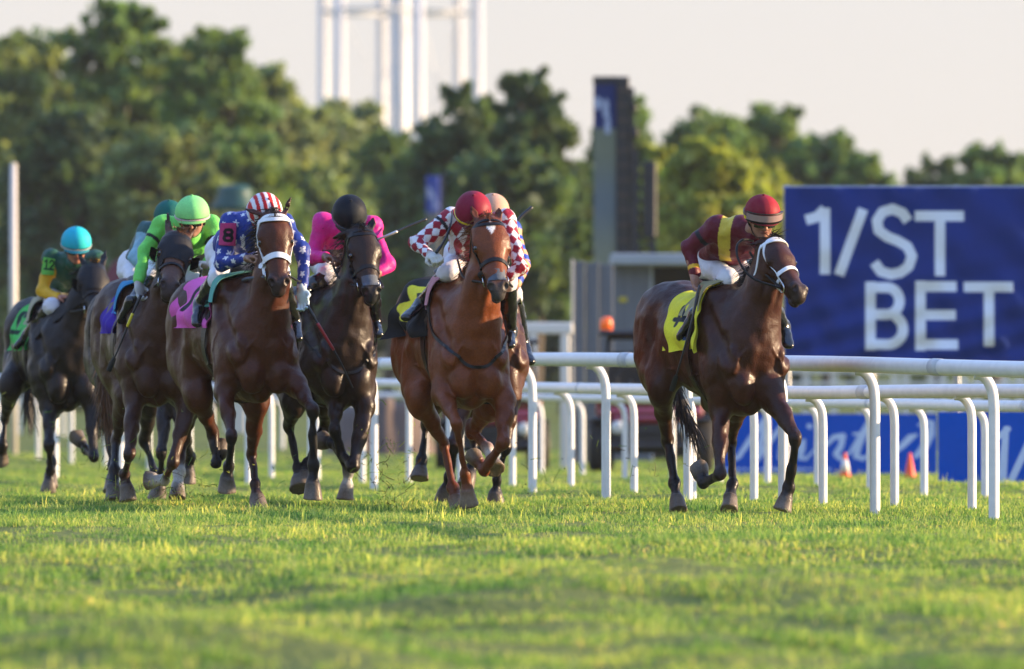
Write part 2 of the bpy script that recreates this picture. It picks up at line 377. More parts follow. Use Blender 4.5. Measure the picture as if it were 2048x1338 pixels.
def tuft(seed, n=40, rad=.085, hmin=.022, hmax=.07):
    g = np.random.default_rng(seed); V = []; Fc = []; K = []
    for i in range(n):
        a = g.random()*6.28; r = rad*math.sqrt(g.random()); bx = np.array([r*math.cos(a), r*math.sin(a), -.012])
        h = hmin+(hmax-hmin)*g.random()**1.6; wd = .0017+.0019*g.random(); la = g.random()*6.28; le = h*(.1+.75*g.random())
        L = np.array([math.cos(la), math.sin(la), 0])*le; fa = g.random()*6.28; S_ = np.array([math.cos(fa), math.sin(fa), 0])*wd
        k = len(V); mid = bx+L*.3+np.array([0, 0, h*.6]); tip = bx+L+np.array([0, 0, h*(.97-.3*le/h)])
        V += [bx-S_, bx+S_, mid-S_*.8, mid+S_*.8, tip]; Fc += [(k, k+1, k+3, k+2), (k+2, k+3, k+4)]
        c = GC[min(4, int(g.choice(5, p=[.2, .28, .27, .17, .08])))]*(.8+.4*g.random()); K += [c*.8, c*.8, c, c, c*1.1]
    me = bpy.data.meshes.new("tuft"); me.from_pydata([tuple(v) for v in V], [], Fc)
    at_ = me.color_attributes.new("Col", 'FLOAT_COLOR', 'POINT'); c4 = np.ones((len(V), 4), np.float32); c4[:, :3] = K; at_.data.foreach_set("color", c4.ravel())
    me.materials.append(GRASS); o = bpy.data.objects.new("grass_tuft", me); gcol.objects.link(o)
for s_ in range(8): tuft(s_, hmax=.058 if s_ < 6 else .095, n=44 if s_ < 6 else 16)
pts = []; rot = []; scl = []
for (y0, y1, dens) in ((35, 48, 46), (48, 62, 44), (62, 84, 56), (84, 110, 20), (110, 175, 9)):
    A_ = .09*.5*(y1*y1-y0*y0)*1.55; n = int(A_*dens)
    u = rng.random(n); Y = np.sqrt(y0*y0+u*(y1*y1-y0*y0)); X = (rng.random(n)-.5)*.09*Y*1.55
    dn = vnoise(X, Y, .9, 5)+vnoise(X, Y, 3., 6)*.6
    keep = rng.random(n) < .75+dn*1.1; X = X[keep]; Y = Y[keep]; dn = dn[keep]
    pts.append(np.stack([X, Y, gh(X, Y)], -1)); scl.append((.75+.5*rng.random(len(X)))*(1+dn*.7))
pts = np.vstack(pts); scl = np.concatenate(scl)
me = bpy.data.meshes.new("grass"); me.vertices.add(len(pts)); me.vertices.foreach_set("co", pts.astype(np.float32).ravel())
a_ = me.attributes.new("sc", 'FLOAT', 'POINT'); a_.data.foreach_set("value", scl.astype(np.float32))
a_ = me.attributes.new("rz", 'FLOAT', 'POINT'); a_.data.foreach_set("value", (rng.random(len(pts))*6.28).astype(np.float32))
go = bpy.data.objects.new("grass", me); C.objects.link(go); tag(go, kind="stuff", label="thick uneven green and straw turf of the racing track", cat="grass")
ng = bpy.data.node_groups.new("grass_scatter", 'GeometryNodeTree')
ng.interface.new_socket("Geometry", in_out='INPUT', socket_type='NodeSocketGeometry'); ng.interface.new_socket("Geometry", in_out='OUTPUT', socket_type='NodeSocketGeometry')
gi = ng.nodes.new("NodeGroupInput"); gout = ng.nodes.new("NodeGroupOutput")
iop = ng.nodes.new("GeometryNodeInstanceOnPoints"); ci = ng.nodes.new("GeometryNodeCollectionInfo")
ci.inputs[0].default_value = gcol; ci.inputs["Separate Children"].default_value = True; ci.inputs["Reset Children"].default_value = True
iop.inputs["Pick Instance"].default_value = True
ns = ng.nodes.new("GeometryNodeInputNamedAttribute"); ns.data_type = 'FLOAT'; ns.inputs[0].default_value = "sc"
nr = ng.nodes.new("GeometryNodeInputNamedAttribute"); nr.data_type = 'FLOAT'; nr.inputs[0].default_value = "rz"
cx = ng.nodes.new("ShaderNodeCombineXYZ"); rv = ng.nodes.new("FunctionNodeRandomValue"); rv.data_type = 'INT'
rv.inputs["Min"].default_value = 0; rv.inputs["Max"].default_value = 7
L_ = ng.links.new
L_(gi.outputs[0], iop.inputs["Points"]); L_(ci.outputs[0], iop.inputs["Instance"]); L_(nr.outputs["Attribute"], cx.inputs[2]); L_(cx.outputs[0], iop.inputs["Rotation"])
L_(ns.outputs["Attribute"], iop.inputs["Scale"]); L_(rv.outputs[2], iop.inputs["Instance Index"]); L_(iop.outputs[0], gout.inputs[0])
md = go.modifiers.new("scatter", 'NODES'); md.node_group = ng
# ------------------------------------------------------------------ running rails
RAILM = mat("white_rail_plastic", (.74, .74, .745), rough=.42, noise=.17, scale=11, bump=.15, detail=8)
DIRTY = mat("scuffed_white_plastic", (.52, .53, .55), rough=.5, noise=.12, scale=30, bump=.05)
def rail(posts, rr, pr, label, off, nsleeve=10):
    """posts: picture x of base, base row, top row; arm leans left to carry the tube"""
    P = []
    for (x, b_, tp) in posts:
        Y = YG(b_); base = PX(x, b_, Y); top = PX(x-off, tp, Y); P.append((base, top, Y))
    root = empty("running_rail", (P[0][0][0], P[0][0][1], P[0][0][2]), label, "rail", "white running rails along the turf")
    tops = np.array([p[1]-np.array([0, 0, rr*1.0]) for p in P])
    mb = MB(); c = curve(tops, 160); mb.tube(c, rr, n=14, flat=(1.0, .85), up=(0, 0, 1)); mb.build("rail_tube", RAILM, root, smooth=True)
    for i in range(nsleeve):
        q = int((i+.5)/nsleeve*158); mb = MB(); mb.tube(c[q:q+2], rr+.004, n=14, flat=(1.0, .85), up=(0, 0, 1)); 
        T = c[q+1]-c[q]; T /= np.linalg.norm(T); mb = MB(); mb.tube([c[q]-T*.09, c[q]+T*.09], rr*1.06, n=14, flat=(1.0, .85), up=(0, 0, 1)); mb.build("sleeve", DIRTY, root, smooth=True)
    for base, top, Y in P:
        zt = top[2]-rr*1.7; dx = top[0]-base[0]; H = zt-base[2]
        pth = [base+np.array([0, 0, -.15]), base+np.array([0, 0, H*.5]), base+np.array([dx*.03, 0, H*.82]), base+np.array([dx*.28, 0, H*.935]), base+np.array([dx*.7, 0, H*.99]), base+np.array([dx*1.15, 0, H*1.0])]
        mb = MB(); mb.tube(curve(pth, 26), pr, n=12, up=(0, 1, 0), flat=(1.1, 1.0)); mb.build("post", RAILM, root, smooth=True)
    return root
rail([(2560,1075,730),(2260,1056,726),(1988,1041,720),(1750,1029,713),(1566,1014,710),(1376,1004,707),(1212,1000,705),(1065,990,706),(900,983,712),(748,978,719),(622,974,728),(497,971,733),(372,967,738),(242,964,742),(111,961,746),(-30,958,750),(-200,955,753)],
     .052, .034, "nearest white running rail with curved posts passing behind the horses", 34)
rail([(2330,1034,768),(2130,1028,768),(1944,1022,768),(1789,1015,770),(1646,1010,772),(1508,1003,770),(1385,1000,768),(1268,990,767),(1142,981,765),(1025,975,763),(920,970,760),(818,965,758),(725,962,757),(635,960,758),(543,957,762),(460,953,766),(380,948,770),(298,942,774),(212,934,778),(143,927,781),(76,917,784),(0,912,786),(-90,908,788)],
     .046, .03, "second white running rail just beyond the nearest one", 30)
rail([(2230,1002,803),(2100,998,801),(1970,995,800),(1848,990,797),(1740,985,796),(1635,980,795),(1535,975,793),(1440,970,791),(1345,966,790),(1250,960,789),(1165,951,788),(1083,946,787),(1000,935,786),(925,925,786),(850,915,785),(778,905,785),(705,902,786),(635,900,788),(565,898,790),(495,897,791),(425,895,793),(355,894,795),(285,893,797),(210,888,799),(127,873,800),(40,868,801),(-40,864,802)],
     .044, .03, "farthest white running rail in front of the blue boards", 26)
# far white fence on the infield
FENM = mat("cream_fence_paint", (.75, .72, .66), rough=.6, noise=.08, scale=3)
Yf = 250; root = empty("infield_fence", PX(1800, YG(790), Yf), "blurred cream rail fence across the infield behind the blue board", "fence")
root.location = (PX(1800, 760, Yf)[0], Yf, -.54)
for py_, hh in ((741, .11), (769, .09)):
    mb = MB(); a = PX(1440, py_, Yf); b_ = PX(2300, py_, Yf); mb.box((a+b_)/2, (b_[0]-a[0], .06, hh), bev=.01); mb.build("fence_rail", FENM, root)
for x in (1470,1540,1612,1668,1722,1790,1812,1862,1886,1930,1956,2010,2040,2110,2180,2250):
    a = PX(x, 732, Yf); mb = MB(); mb.box((a[0], Yf+.07, (a[2]-.6)/2), (.15, .06, a[2]+.6), bev=.01); mb.build("fence_post", FENM, root)
Yf = 150; a = PX(1042, 645, Yf); b_ = PX(1146, 668, Yf)
root = empty("barrier", ((a[0]+b_[0])/2, Yf, -.54), "blurred cream barrier rail in front of the grey shelter", "barrier")
mb = MB(); mb.box(((a+b_)/2), (b_[0]-a[0], .12, a[2]-b_[2]), bev=.02); mb.build("barrier_rail", FENM, root)
for x in (1066, 1130):
    q = PX(x, 668, Yf); mb = MB(); mb.box((q[0], Yf, (q[2]-.54)/2), (.12, .1, q[2]+.54), bev=.02); mb.build("barrier_post", FENM, root)
# ------------------------------------------------------------------ strokes for letters
def strokes_mask(X, Y, strokes, hw, butt=False):
    if butt:                                   # square ends, as in printed letters
        M = np.full(X.shape, 9e9)
        for st in strokes:
            s_ = np.asarray(st, float); m_ = strokes_mask(X, Y, [st], hw)
            for p, q in ((s_[0], s_[1]), (s_[-1], s_[-2])):
                d = (p-q)/np.linalg.norm(p-q); al = (X-p[0])*d[0]+(Y-p[1])*d[1]; near = np.hypot(X-p[0], Y-p[1]) < hw*1.7
                m_ = np.where(near & (al > 0), np.maximum(m_, al), m_)
            M = np.minimum(M, m_)
        return M
    M = np.full(X.shape, 9e9)
    for st in strokes:
        st = np.asarray(st, float)
        for i in range(len(st)-1):
            a, b_ = st[i, :2], st[i+1, :2]; ab = b_-a; tt = np.clip(((X-a[0])*ab[0]+(Y-a[1])*ab[1])/(ab@ab+1e-9), 0, 1)
            w0 = st[i, 2] if st.shape[1] > 2 else hw; w1 = st[i+1, 2] if st.shape[1] > 2 else hw
            M = np.minimum(M, np.hypot(X-a[0]-ab[0]*tt, Y-a[1]-ab[1]*tt)-(w0+(w1-w0)*tt))
    return M
def arc(cx_, cy_, rx, ry, a0, a1, n=18): return [(cx_+rx*math.cos(R(a)), cy_+ry*math.sin(R(a))) for a in np.linspace(a0, a1, n)]
def panel(name, x0, y0, x1, y1, Y, step, th, fold, colf, mt, parent=None, yaw=0):
    """cloth or board facing the track; picture corners, colours by function of picture position"""
    W = (x1-x0)/F*Y; H = (y1-y0)/F*Y; nu = int(W/step)+2; nv = int(H/step)+2
    u = np.linspace(0, 1, nu); v = np.linspace(0, 1, nv); U, V = np.meshgrid(u, v, indexing='ij')
    px = x0+(x1-x0)*U; py = y0+(y1-y0)*V; Xw = (px-1024)/F*Y; Zw = CH-(py-HZ)/F*Y; D = fold(U, V)
    P = np.stack([Xw, Y+D, Zw], -1).reshape(-1, 3); P2 = P+np.array([0, th, 0]); n = nu*nv; I = np.arange(n).reshape(nu, nv)
    q = np.stack([I[:-1, :-1], I[:-1, 1:], I[1:, 1:], I[1:, :-1]], -1).reshape(-1, 4)
    rim = np.concatenate([I[:, 0], I[-1, 1:], I[::-1, -1][1:], I[0, ::-1][1:-1]]); rn = np.roll(rim, -1)
    q3 = np.stack([rim, rn, rn+n, rim+n], -1); col = colf(px, py).reshape(-1, 3)
    return mesh(name, np.vstack([P, P2]), np.vstack([q, q[:, ::-1]+n, q3]), mt, parent, col=np.vstack([col, col]), smooth=True)
CLOTHB = colmat("printed_banner_cloth", rough=.6, spec=.12, nscale=30, nstr=.03, bump=.03, big=1.5, bigstr=.01, dist=.003)
BOARDM = colmat("printed_board", rough=.55, spec=.12, nscale=20, nstr=.04, bump=.02, big=2, bigstr=.05)
def ban_col(x, y):
    s1 = [[(1612,440),(1634,434),(1650,418)], [(1650,416),(1650,548)], [(1726,418),(1678,550)],
          [(1816,442),(1805,426),(1785,418),(1765,424),(1754,441),(1757,461),(1775,474),(1796,482),(1815,493),(1824,512),(1817,533),(1801,545),(1782,549),(1762,543),(1749,525)],
          [(1830,432),(1928,432)], [(1880,432),(1880,552)]]
    s2 = [[(1741,564),(1741,700)], [(1741,575),(1775,575)]+arc(1774,602,25,27,-90,90,12)+[(1741,629)], [(1775,630)]+arc(1776,659,30,30,-90,90,14)+[(1741,688)],
          [(1841,562),(1841,701)], [(1841,573),(1913,573)], [(1841,630),(1911,630)], [(1841,689),(1916,689)],
          [(1928,574),(2026,574)], [(1978,574),(1978,692)]]
    M = strokes_mask(x, y, s1+s2, 10.2, True); k = np.clip(-M/2+.5, 0, 1)[..., None]
    return np.array([.014, .036, .20])*(1-k)+np.array([.74, .78, .86])*k
Yb = 118
root = empty("banner", (PX(1820, 0, Yb)[0], Yb, -.3), "large navy cloth banner reading 1/ST BET on a frame right of the horses", "banner")
panel("banner_cloth", 1569, 374, 2092, 728, Yb, .0085, .004,
      lambda U, V: .02*np.sin((U*1.2+V*.9)*9)*np.sin(V*3.1+U*2)+.014*np.sin((U*2.2-V*1.7)*11+1)+.02*np.sin((U+V*2.4)*17)*(V**2)+.016*np.sin((U*4-V*1.2)*13+.5)*(V)+.012*np.sin(U*60+V*4)*np.exp(-V*14), ban_col, CLOTHB, root)
STEEL = mat("galvanised_steel", (.42, .43, .45), rough=.45, metal=.8, noise=.15, scale=12)
mb = MB()
for x in (1575, 1745, 1915, 2086): a = PX(x, 370, Yb); mb.box((a[0], Yb+.25, (a[2]-.3)/2), (.07, .07, a[2]+.3), bev=.01)
for yy in (376, 724): a = PX(1566, yy, Yb); b_ = PX(2095, yy, Yb); mb.box(((a[0]+b_[0])/2, Yb+.19, a[2]), (b_[0]-a[0], .05, .05), bev=.01)
mb.build("banner_frame", STEEL, root)
# low blue boards
BLUE = np.array([.003, .085, .52]); PALE = np.array([.55, .66, .88])
def b1c(x, y):
    S = [[(1476,915,4),(1500,880,6),(1530,838,5)],[(1530,838,5),(1523,880,6),(1515,918,5)],[(1515,918,5),(1548,872,5),(1574,840,5)],[(1574,840,4),(1566,880,7),(1560,915,5),(1572,922,3),(1590,905,3)],[(1460,905,3),(1470,918,4),(1482,912,3)],
         [(1590,905,2),(1608,880,3),(1604,895,7),(1600,915,5),(1612,918,3),(1630,898,2)],[(1618,852,5),(1620,853,5)],
         [(1630,890,2),(1646,876,5),(1640,915,6)],[(1643,900,3),(1668,874,5),(1686,872,6),(1682,892,6),(1672,908,6),(1680,918,4),(1700,905,3)],
         [(1700,905,3),(1722,870,5),(1745,832,5)],[(1735,850,6),(1716,890,8),(1712,912,6),(1726,918,4),(1748,900,2)],[(1708,868,3),(1745,866,3)],
         [(1786,908,3),(1804,892,6),(1820,876,7),(1832,870,3)],[(1838,850,3),(1852,842,4),(1864,846,5),(1861,868,8),(1848,895,8),(1832,912,5)]]
    M = strokes_mask(x, y, S, 4)
    small = [[(xx, 938), (xx+5+3*math.sin(xx), 938)] for xx in range(1452, 1668, 12)]
    M = np.minimum(M, strokes_mask(x, y, small, 3.0)+.5)
    k = np.clip(-M/1.5+.5, 0, 1)[..., None]; return BLUE*(1-k)+PALE*k
def b2c(x, y):
    S = [[(1999,872),(2016,858)],[(2012,858,6),(2004,962,9)],[(2060,880,7),(2022,962,7)],[(2100,858),(2090,962)],[(2100,858),(2150,962)],[(2150,858),(2150,962)]]
    k = np.clip(-strokes_mask(x, y, S, 6)/1.5+.5, 0, 1)[..., None]; return BLUE*(1-k)+PALE*k
flat0 = lambda U, V: 0*U
WOODM = mat("board_brace", (.3, .28, .25), rough=.7)
for nm, x0, y0, x1, y1, cf, lab in ((1, 1432, 828, 1874, 951, b1c, "low blue board with pale script lettering behind the two traffic cones"), (2, 1877, 824, 2210, 976, b2c, "low blue board with pale slanted numeral at the right edge")):
    Yp = YG(y1)+(.0); root = empty("advertising_board", (PX((x0+x1)/2, y1, Yp)[0], Yp, float(gdrop(Yp))), lab, "advertising board", "blue advertising boards beyond the rails")
    panel("board_face", x0, y0, x1, y1+3, Yp, .006, .03, flat0, cf, BOARDM, root)
    mb = MB(); a = PX(x0, y0, Yp)
    for f_ in (.12, .5, .88): mb.tube([(PX(x0+(x1-x0)*f_, y0, Yp)[0], Yp+.05, a[2]-.05), (PX(x0+(x1-x0)*f_, y0, Yp)[0], Yp+.4, float(gdrop(Yp)))], .02, n=6)
    mb.build("board_brace", WOODM, root)
# traffic cones
ORG = mat("orange_cone_plastic", (.85, .09, .02), rough=.4, noise=.1); WHT = mat("white_cone_sleeve", (.8, .78, .75), rough=.35, noise=.05)
def cone(px, top, bot, lab, sleeve):
    Y = YG(bot)-.2; a = PX(px, top, Y); g0 = PX(px, bot, Y); h = a[2]-g0[2]
    root = empty("traffic_cone", g0, lab, "traffic cone", "orange traffic cones on the grass")
    mb = MB(); mb.box(g0+np.array([0, 0, .012]), (h*.62, h*.62, .024), bev=.008); mb.build("cone_base", ORG, root)
    mb = MB(); mb.lathe(g0, [(h*.23, .024), (h*.20, .07*h/.4), (h*.05, h*.97), (h*.03, h)], n=24); mb.build("cone_body", ORG, root, smooth=True)
    if sleeve: mb = MB(); mb.lathe(g0, [(h*.19, h*.26), (h*.197, h*.26), (h*.108, h*.74), (h*.09, h*.74)], n=24); mb.build("reflective_sleeve", WHT, root, smooth=True)
cone(1690, 905, 958, "traffic cone with a white sleeve in front of the blue board", True)
cone(1820, 905, 960, "plain orange traffic cone right of the sleeved cone", False)
# ------------------------------------------------------------------ water tower, poles, screens, shelter
TW = mat("water_tower_paint", (.60, .60, .60), rough=.4, noise=.04, scale=1)
Yt = 620; root = empty("water_tower", (PX(800, 0, Yt)[0], Yt, -.54), "white steel legs of a tall water tower above the trees", "water tower")
cx0 = PX(800, 0, Yt)[0]
ztop = PX(0, -160, Yt)[2]
for x, dy in ((644, 2), (682, -5), (761, 6), (840, -7), (917, 5), (957, -2)):
    a = PX(x, 0, Yt); mb = MB(); mb.tube([(a[0], Yt+dy, -.6), (cx0+(a[0]-cx0)*.99, Yt+dy, ztop)], .27, n=16); mb.build("leg", TW, root, smooth=True)
mb = MB(); mb.tube([(cx0, Yt, -.6), (cx0, Yt, ztop)], .52, n=20); mb.build("riser_pipe", TW, root, smooth=True)
for a_, b_, dy in ((682, 840, -6), (840, 917, -1), (917, 957, 2), (644, 682, -2), (644, 761, 4), (761, 917, 5)):
    p = PX(a_, 24, Yt); q = PX(b_, 24, Yt); mb = MB(); mb.tube([(p[0], Yt+dy, p[2]), (q[0], Yt+dy, q[2])], .11, n=8); mb.build("strut", TW, root, smooth=True)
for a_, b_, y0, y1, dy in ((682, 840, 24, 330, -6), (840, 682, 24, 330, -6), (840, 917, 24, 330, -1), (917, 840, 24, 330, -1)):
    p = PX(a_, y0, Yt); q = PX(b_, y1, Yt); mb = MB(); mb.tube([(p[0], Yt+dy, p[2]), (q[0], Yt+dy, q[2])], .03, n=5); mb.build("tie_rod", TW, root)
mb = MB(); R0 = 6.5; mb.lathe((cx0, Yt, ztop), [(.6, -1), (R0*.55, .2), (R0*.92, 1.8), (R0, 4), (R0, 7), (R0*.9, 8.5), (R0*.5, 10), (.3, 10.5)], n=48); mb.build("tank", TW, root, smooth=True)
POLEM = mat("pale_painted_pole", (.72, .66, .58), rough=.5, noise=.08, scale=3)
a = PX(27, 332, 170); mb = MB(); mb.tube([(a[0], 170, -.6), (a[0], 170, a[2])], [.062, .05], n=14); mb.lathe((a[0], 170, a[2]), [(.05, 0), (.055, .02), (.02, .05)], n=12)
o = mb.build("pole", POLEM, smooth=True, loc=(a[0], 170, -.54)); tag(o, "pale slender pole standing at the left edge", "pole")
DARKM = mat("black_steel", (.02, .02, .024), rough=.5, noise=.2, scale=5); GREYM = mat("weathered_grey_boards", (.13, .14, .16), rough=.8, noise=.3, scale=2, stretch=(6, 6, .6))
GREYL = mat("pale_grey_beam", (.33, .36, .40), rough=.7, noise=.15, scale=2)
# tall narrow video screen seen from the side
def scr_col(x, y):
    base = np.array([.13, .16, .145])*np.ones(x.shape+(1,))
    base = base*(1+.5*np.sin(y/37)[..., None]*np.array([.5, .3, -.2]))+np.clip((y-190)/300, 0, 1)[..., None]*np.array([.05, .045, .045])
    base = np.where((y < 255)[..., None], np.array([.02, .035, .14]), base)
    M = strokes_mask(x, y, [[(1196, 200), (1196, 214)], [(1211, 205), (1213, 232)], [(1216, 245), (1216, 262)]], 6)
    return np.where((M < 0)[..., None], np.array([.4, .45, .6]), base)
Ys = 185; a = PX(1187, 160, Ys); b_ = PX(1260, 640, Ys)
root = empty("video_screen", ((a[0]+b_[0])/2, Ys, -.54), "tall narrow video tower with blue top behind the shelter", "video screen")
panel("screen_face", 1187, 166, 1233, 660, Ys, .03, .06, flat0, scr_col, BOARDM, root)
mb = MB(); q = PX(1246, 153, Ys); mb.box((q[0], Ys+.2, (q[2]-.54)/2), ((1259-1233)/F*Ys, .5, q[2]+.54), bev=.02)
mb.box((PX(1211, 0, Ys)[0], Ys+.1, PX(0, 160, Ys)[2]), (50/F*Ys, .25, .12), bev=.01); mb.build("screen_case", DARKM, root)
RIBM = mat("brown_ribs", (.10, .075, .06), rough=.7)
for k in range(16): zz = PX(0, 180+k*30, Ys)[2]; mb = MB(); mb.box((PX(1247, 0, Ys)[0], Ys-.06, zz), (.2, .05, .03)); mb.build("case_rib", RIBM, root)
mb = MB(); q = PX(1264, 175, Ys); mb.box((q[0], Ys+.1, (q[2]-.54)/2), (.07, .3, q[2]+.54)); mb.build("edge_rail", DARKM, root)
for k in range(9): q = PX(1268, 215+k*42+(k % 3)*8, Ys); mb = MB(); mb.box((q[0], Ys, q[2]), (.10+.05*(k % 2), .25, .16), bev=.02); mb.build("fixture", DARKM, root)
Ys = 178; root = empty("scaffold_mast", (PX(1290, 0, Ys)[0], Ys, -.54), "black lattice mast standing right of the tall screen", "mast")
mb = MB(); 
for x, tp in ((1272, 300), (1306, 322)):
    q = PX(x, tp, Ys)
    for dy in (0, .3): mb.box((q[0], Ys+dy, (q[2]-.54)/2), (.08, .06, q[2]+.54))
mb.build("upright", DARKM, root)
mb = MB()
for k in range(14):
    z0 = PX(0, 325+k*24, Ys)[2]; mb.box((PX(1289, 0, Ys)[0], Ys, z0), (34/F*Ys, .05, .035))
    mb.tube([(PX(1272, 0, Ys)[0], Ys+.05, z0), (PX(1306, 0, Ys)[0], Ys+.05, z0-.19)], .018, n=5)
mb.build("cross_brace", DARKM, root)
mb = MB(); mb.box((PX(1300, 0, Ys)[0], Ys+.1, PX(0, 400, Ys)[2]), (26/F*Ys, .3, 1.2), bev=.03); mb.build("speaker_box", DARKM, root)
# shelter
Ys = 160; S_ = F/Ys; root = empty("shelter", (PX(1300, 0, Ys)[0], Ys, -.54), "open-fronted grey shelter with a pale flat roof left of the leading horse", "shelter")
def bx_(x0, x1, y0, y1, d0, d1, nm, mt_, bev=.02):
    a = PX(x0, y0, Ys); b_ = PX(x1, y1, Ys); mb = MB(); mb.box(((a[0]+b_[0])/2, Ys+(d0+d1)/2, (a[2]+b_[2])/2), (b_[0]-a[0], d1-d0, a[2]-b_[2]), bev=bev); return mb.build(nm, mt_, root)
bx_(1222, 1560, 507, 530, -.3, 2.6, "roof", GREYL); bx_(1228, 1300, 531, 712, 0, .12, "front_wall", GREYM); bx_(1300, 1555, 531, 930, 2.3, 2.4, "back_wall", DARKM)
bx_(1228, 1234, 531, 930, .13, 2.3, "side_wall", GREYM); bx_(1300, 1306, 531, 930, .0, .1, "corner_post", GREYL, .005); bx_(1228, 1300, 712, 930, .02, .11, "plinth", GREYM)
YEL = mat("yellow_notice", (.5, .4, .03), rough=.5); bx_(1238, 1254, 594, 604, -.02, -.002, "notice_sign", YEL, .003)
root = empty("screen_wall", (PX(1180, 0, 152)[0], 152, -.54), "grey windbreak panels between the cream barrier and the shelter", "windbreak"); Ys = 152
for k, (x0, x1, y0) in enumerate(((1146, 1170, 522), (1171, 1198, 524), (1199, 1226, 528))): bx_(x0, x1, y0, 925, 0+.03*k, .06+.03*k, "panel", GREYM, .01)
bx_(1143, 1147, 518, 925, -.02, .1, "panel_post", POLEM, .005)
# small far banner on a dark mast and green roofed kiosk, maroon tent
Ys = 230; root = empty("flag_banner", (PX(875, 0, Ys)[0], Ys, -.54), "small blue and white upright banner on a dark mast among the trees", "banner")
def fb(x, y): 
    M = strokes_mask(x, y, [[(858, 378), (862, 392)], [(868, 396), (870, 414)]], 5); return np.where((M < 0)[..., None], np.array([.4, .42, .6]), np.where((y < 425)[..., None], np.array([.05, .08, .32]), np.array([.16, .16, .14])))
panel("banner_cloth", 852, 352, 880, 610, Ys, .06, .02, flat0, fb, BOARDM, root)
mb = MB(); q = PX(885, 345, Ys); mb.box((q[0], Ys+.1, (q[2]-.54)/2), (.1, .1, q[2]+.54)); mb.build("mast", DARKM, root)
GREENR = mat("green_metal_roof", (.008, .06, .05), rough=.5, noise=.1); WALLW = mat("cream_wall", (.6, .58, .52), rough=.7)
Ys = 210; q = PX(470, 372, Ys); s_ = Ys/F; root = empty("kiosk", (q[0], Ys, -.54), "kiosk with a dark green tiered roof behind the stars-sleeved jockey", "kiosk")
mb = MB(); mb.lathe((q[0], Ys, q[2]), [(50*s_, -.44), (50*s_, -.38), (35*s_, -.22), (34*s_, -.12), (30*s_, -.02), (20*s_, .02), (.02, .03)], n=24); mb.build("roof", GREENR, root, smooth=True)
mb = MB(); mb.box((q[0], Ys, (q[2]-.44-.54)/2), (44*s_, 44*s_, q[2]-.44+.54), bev=.02); mb.build("wall", WALLW, root)
MAROON = mat("maroon_canvas", (.12, .01, .02), rough=.7)
q = PX(246, 515, Ys); root = empty("tent", (q[0], Ys, -.54), "small maroon topped tent with pale walls left of the lime jockey", "tent")
mb = MB(); mb.lathe((q[0], Ys, q[2]), [(46*s_, -.6), (46*s_, -.5), (24*s_, -.12), (4*s_, 0)], n=4); mb.build("canopy", MAROON, root)
mb = MB(); mb.box((q[0], Ys, (q[2]-.62-.54)/2), (60*s_, 60*s_, q[2]-.62+.54), bev=.02); mb.build("wall", WALLW, root)
mb = MB(); xx = np.linspace(-.5, .5, 40); zt = .85*(1-(np.abs(xx)*2)**4)*(1+.08*np.sin(xx*31))
q0 = PX(652, 0, 172)[0]; q1 = PX(872, 0, 172)[0]
V_ = []; 
for x_, z_ in zip(xx, zt):
    X_ = (q0+q1)/2+(q1-q0)*x_; V_ += [(X_, 171, -.6), (X_, 171.5, -.54+z_*.8), (X_, 172.6, -.54+z_), (X_, 174.5, -.6)]
F_ = [(4*i+j, 4*i+4+j, 4*i+5+j, 4*i+1+j) for i in range(39) for j in range(3)]
tag(mesh("dirt_bank", V_, F_, mat("bare_soil", (.12, .085, .065), rough=.95, noise=.3, scale=2, bump=.6)), kind="structure")
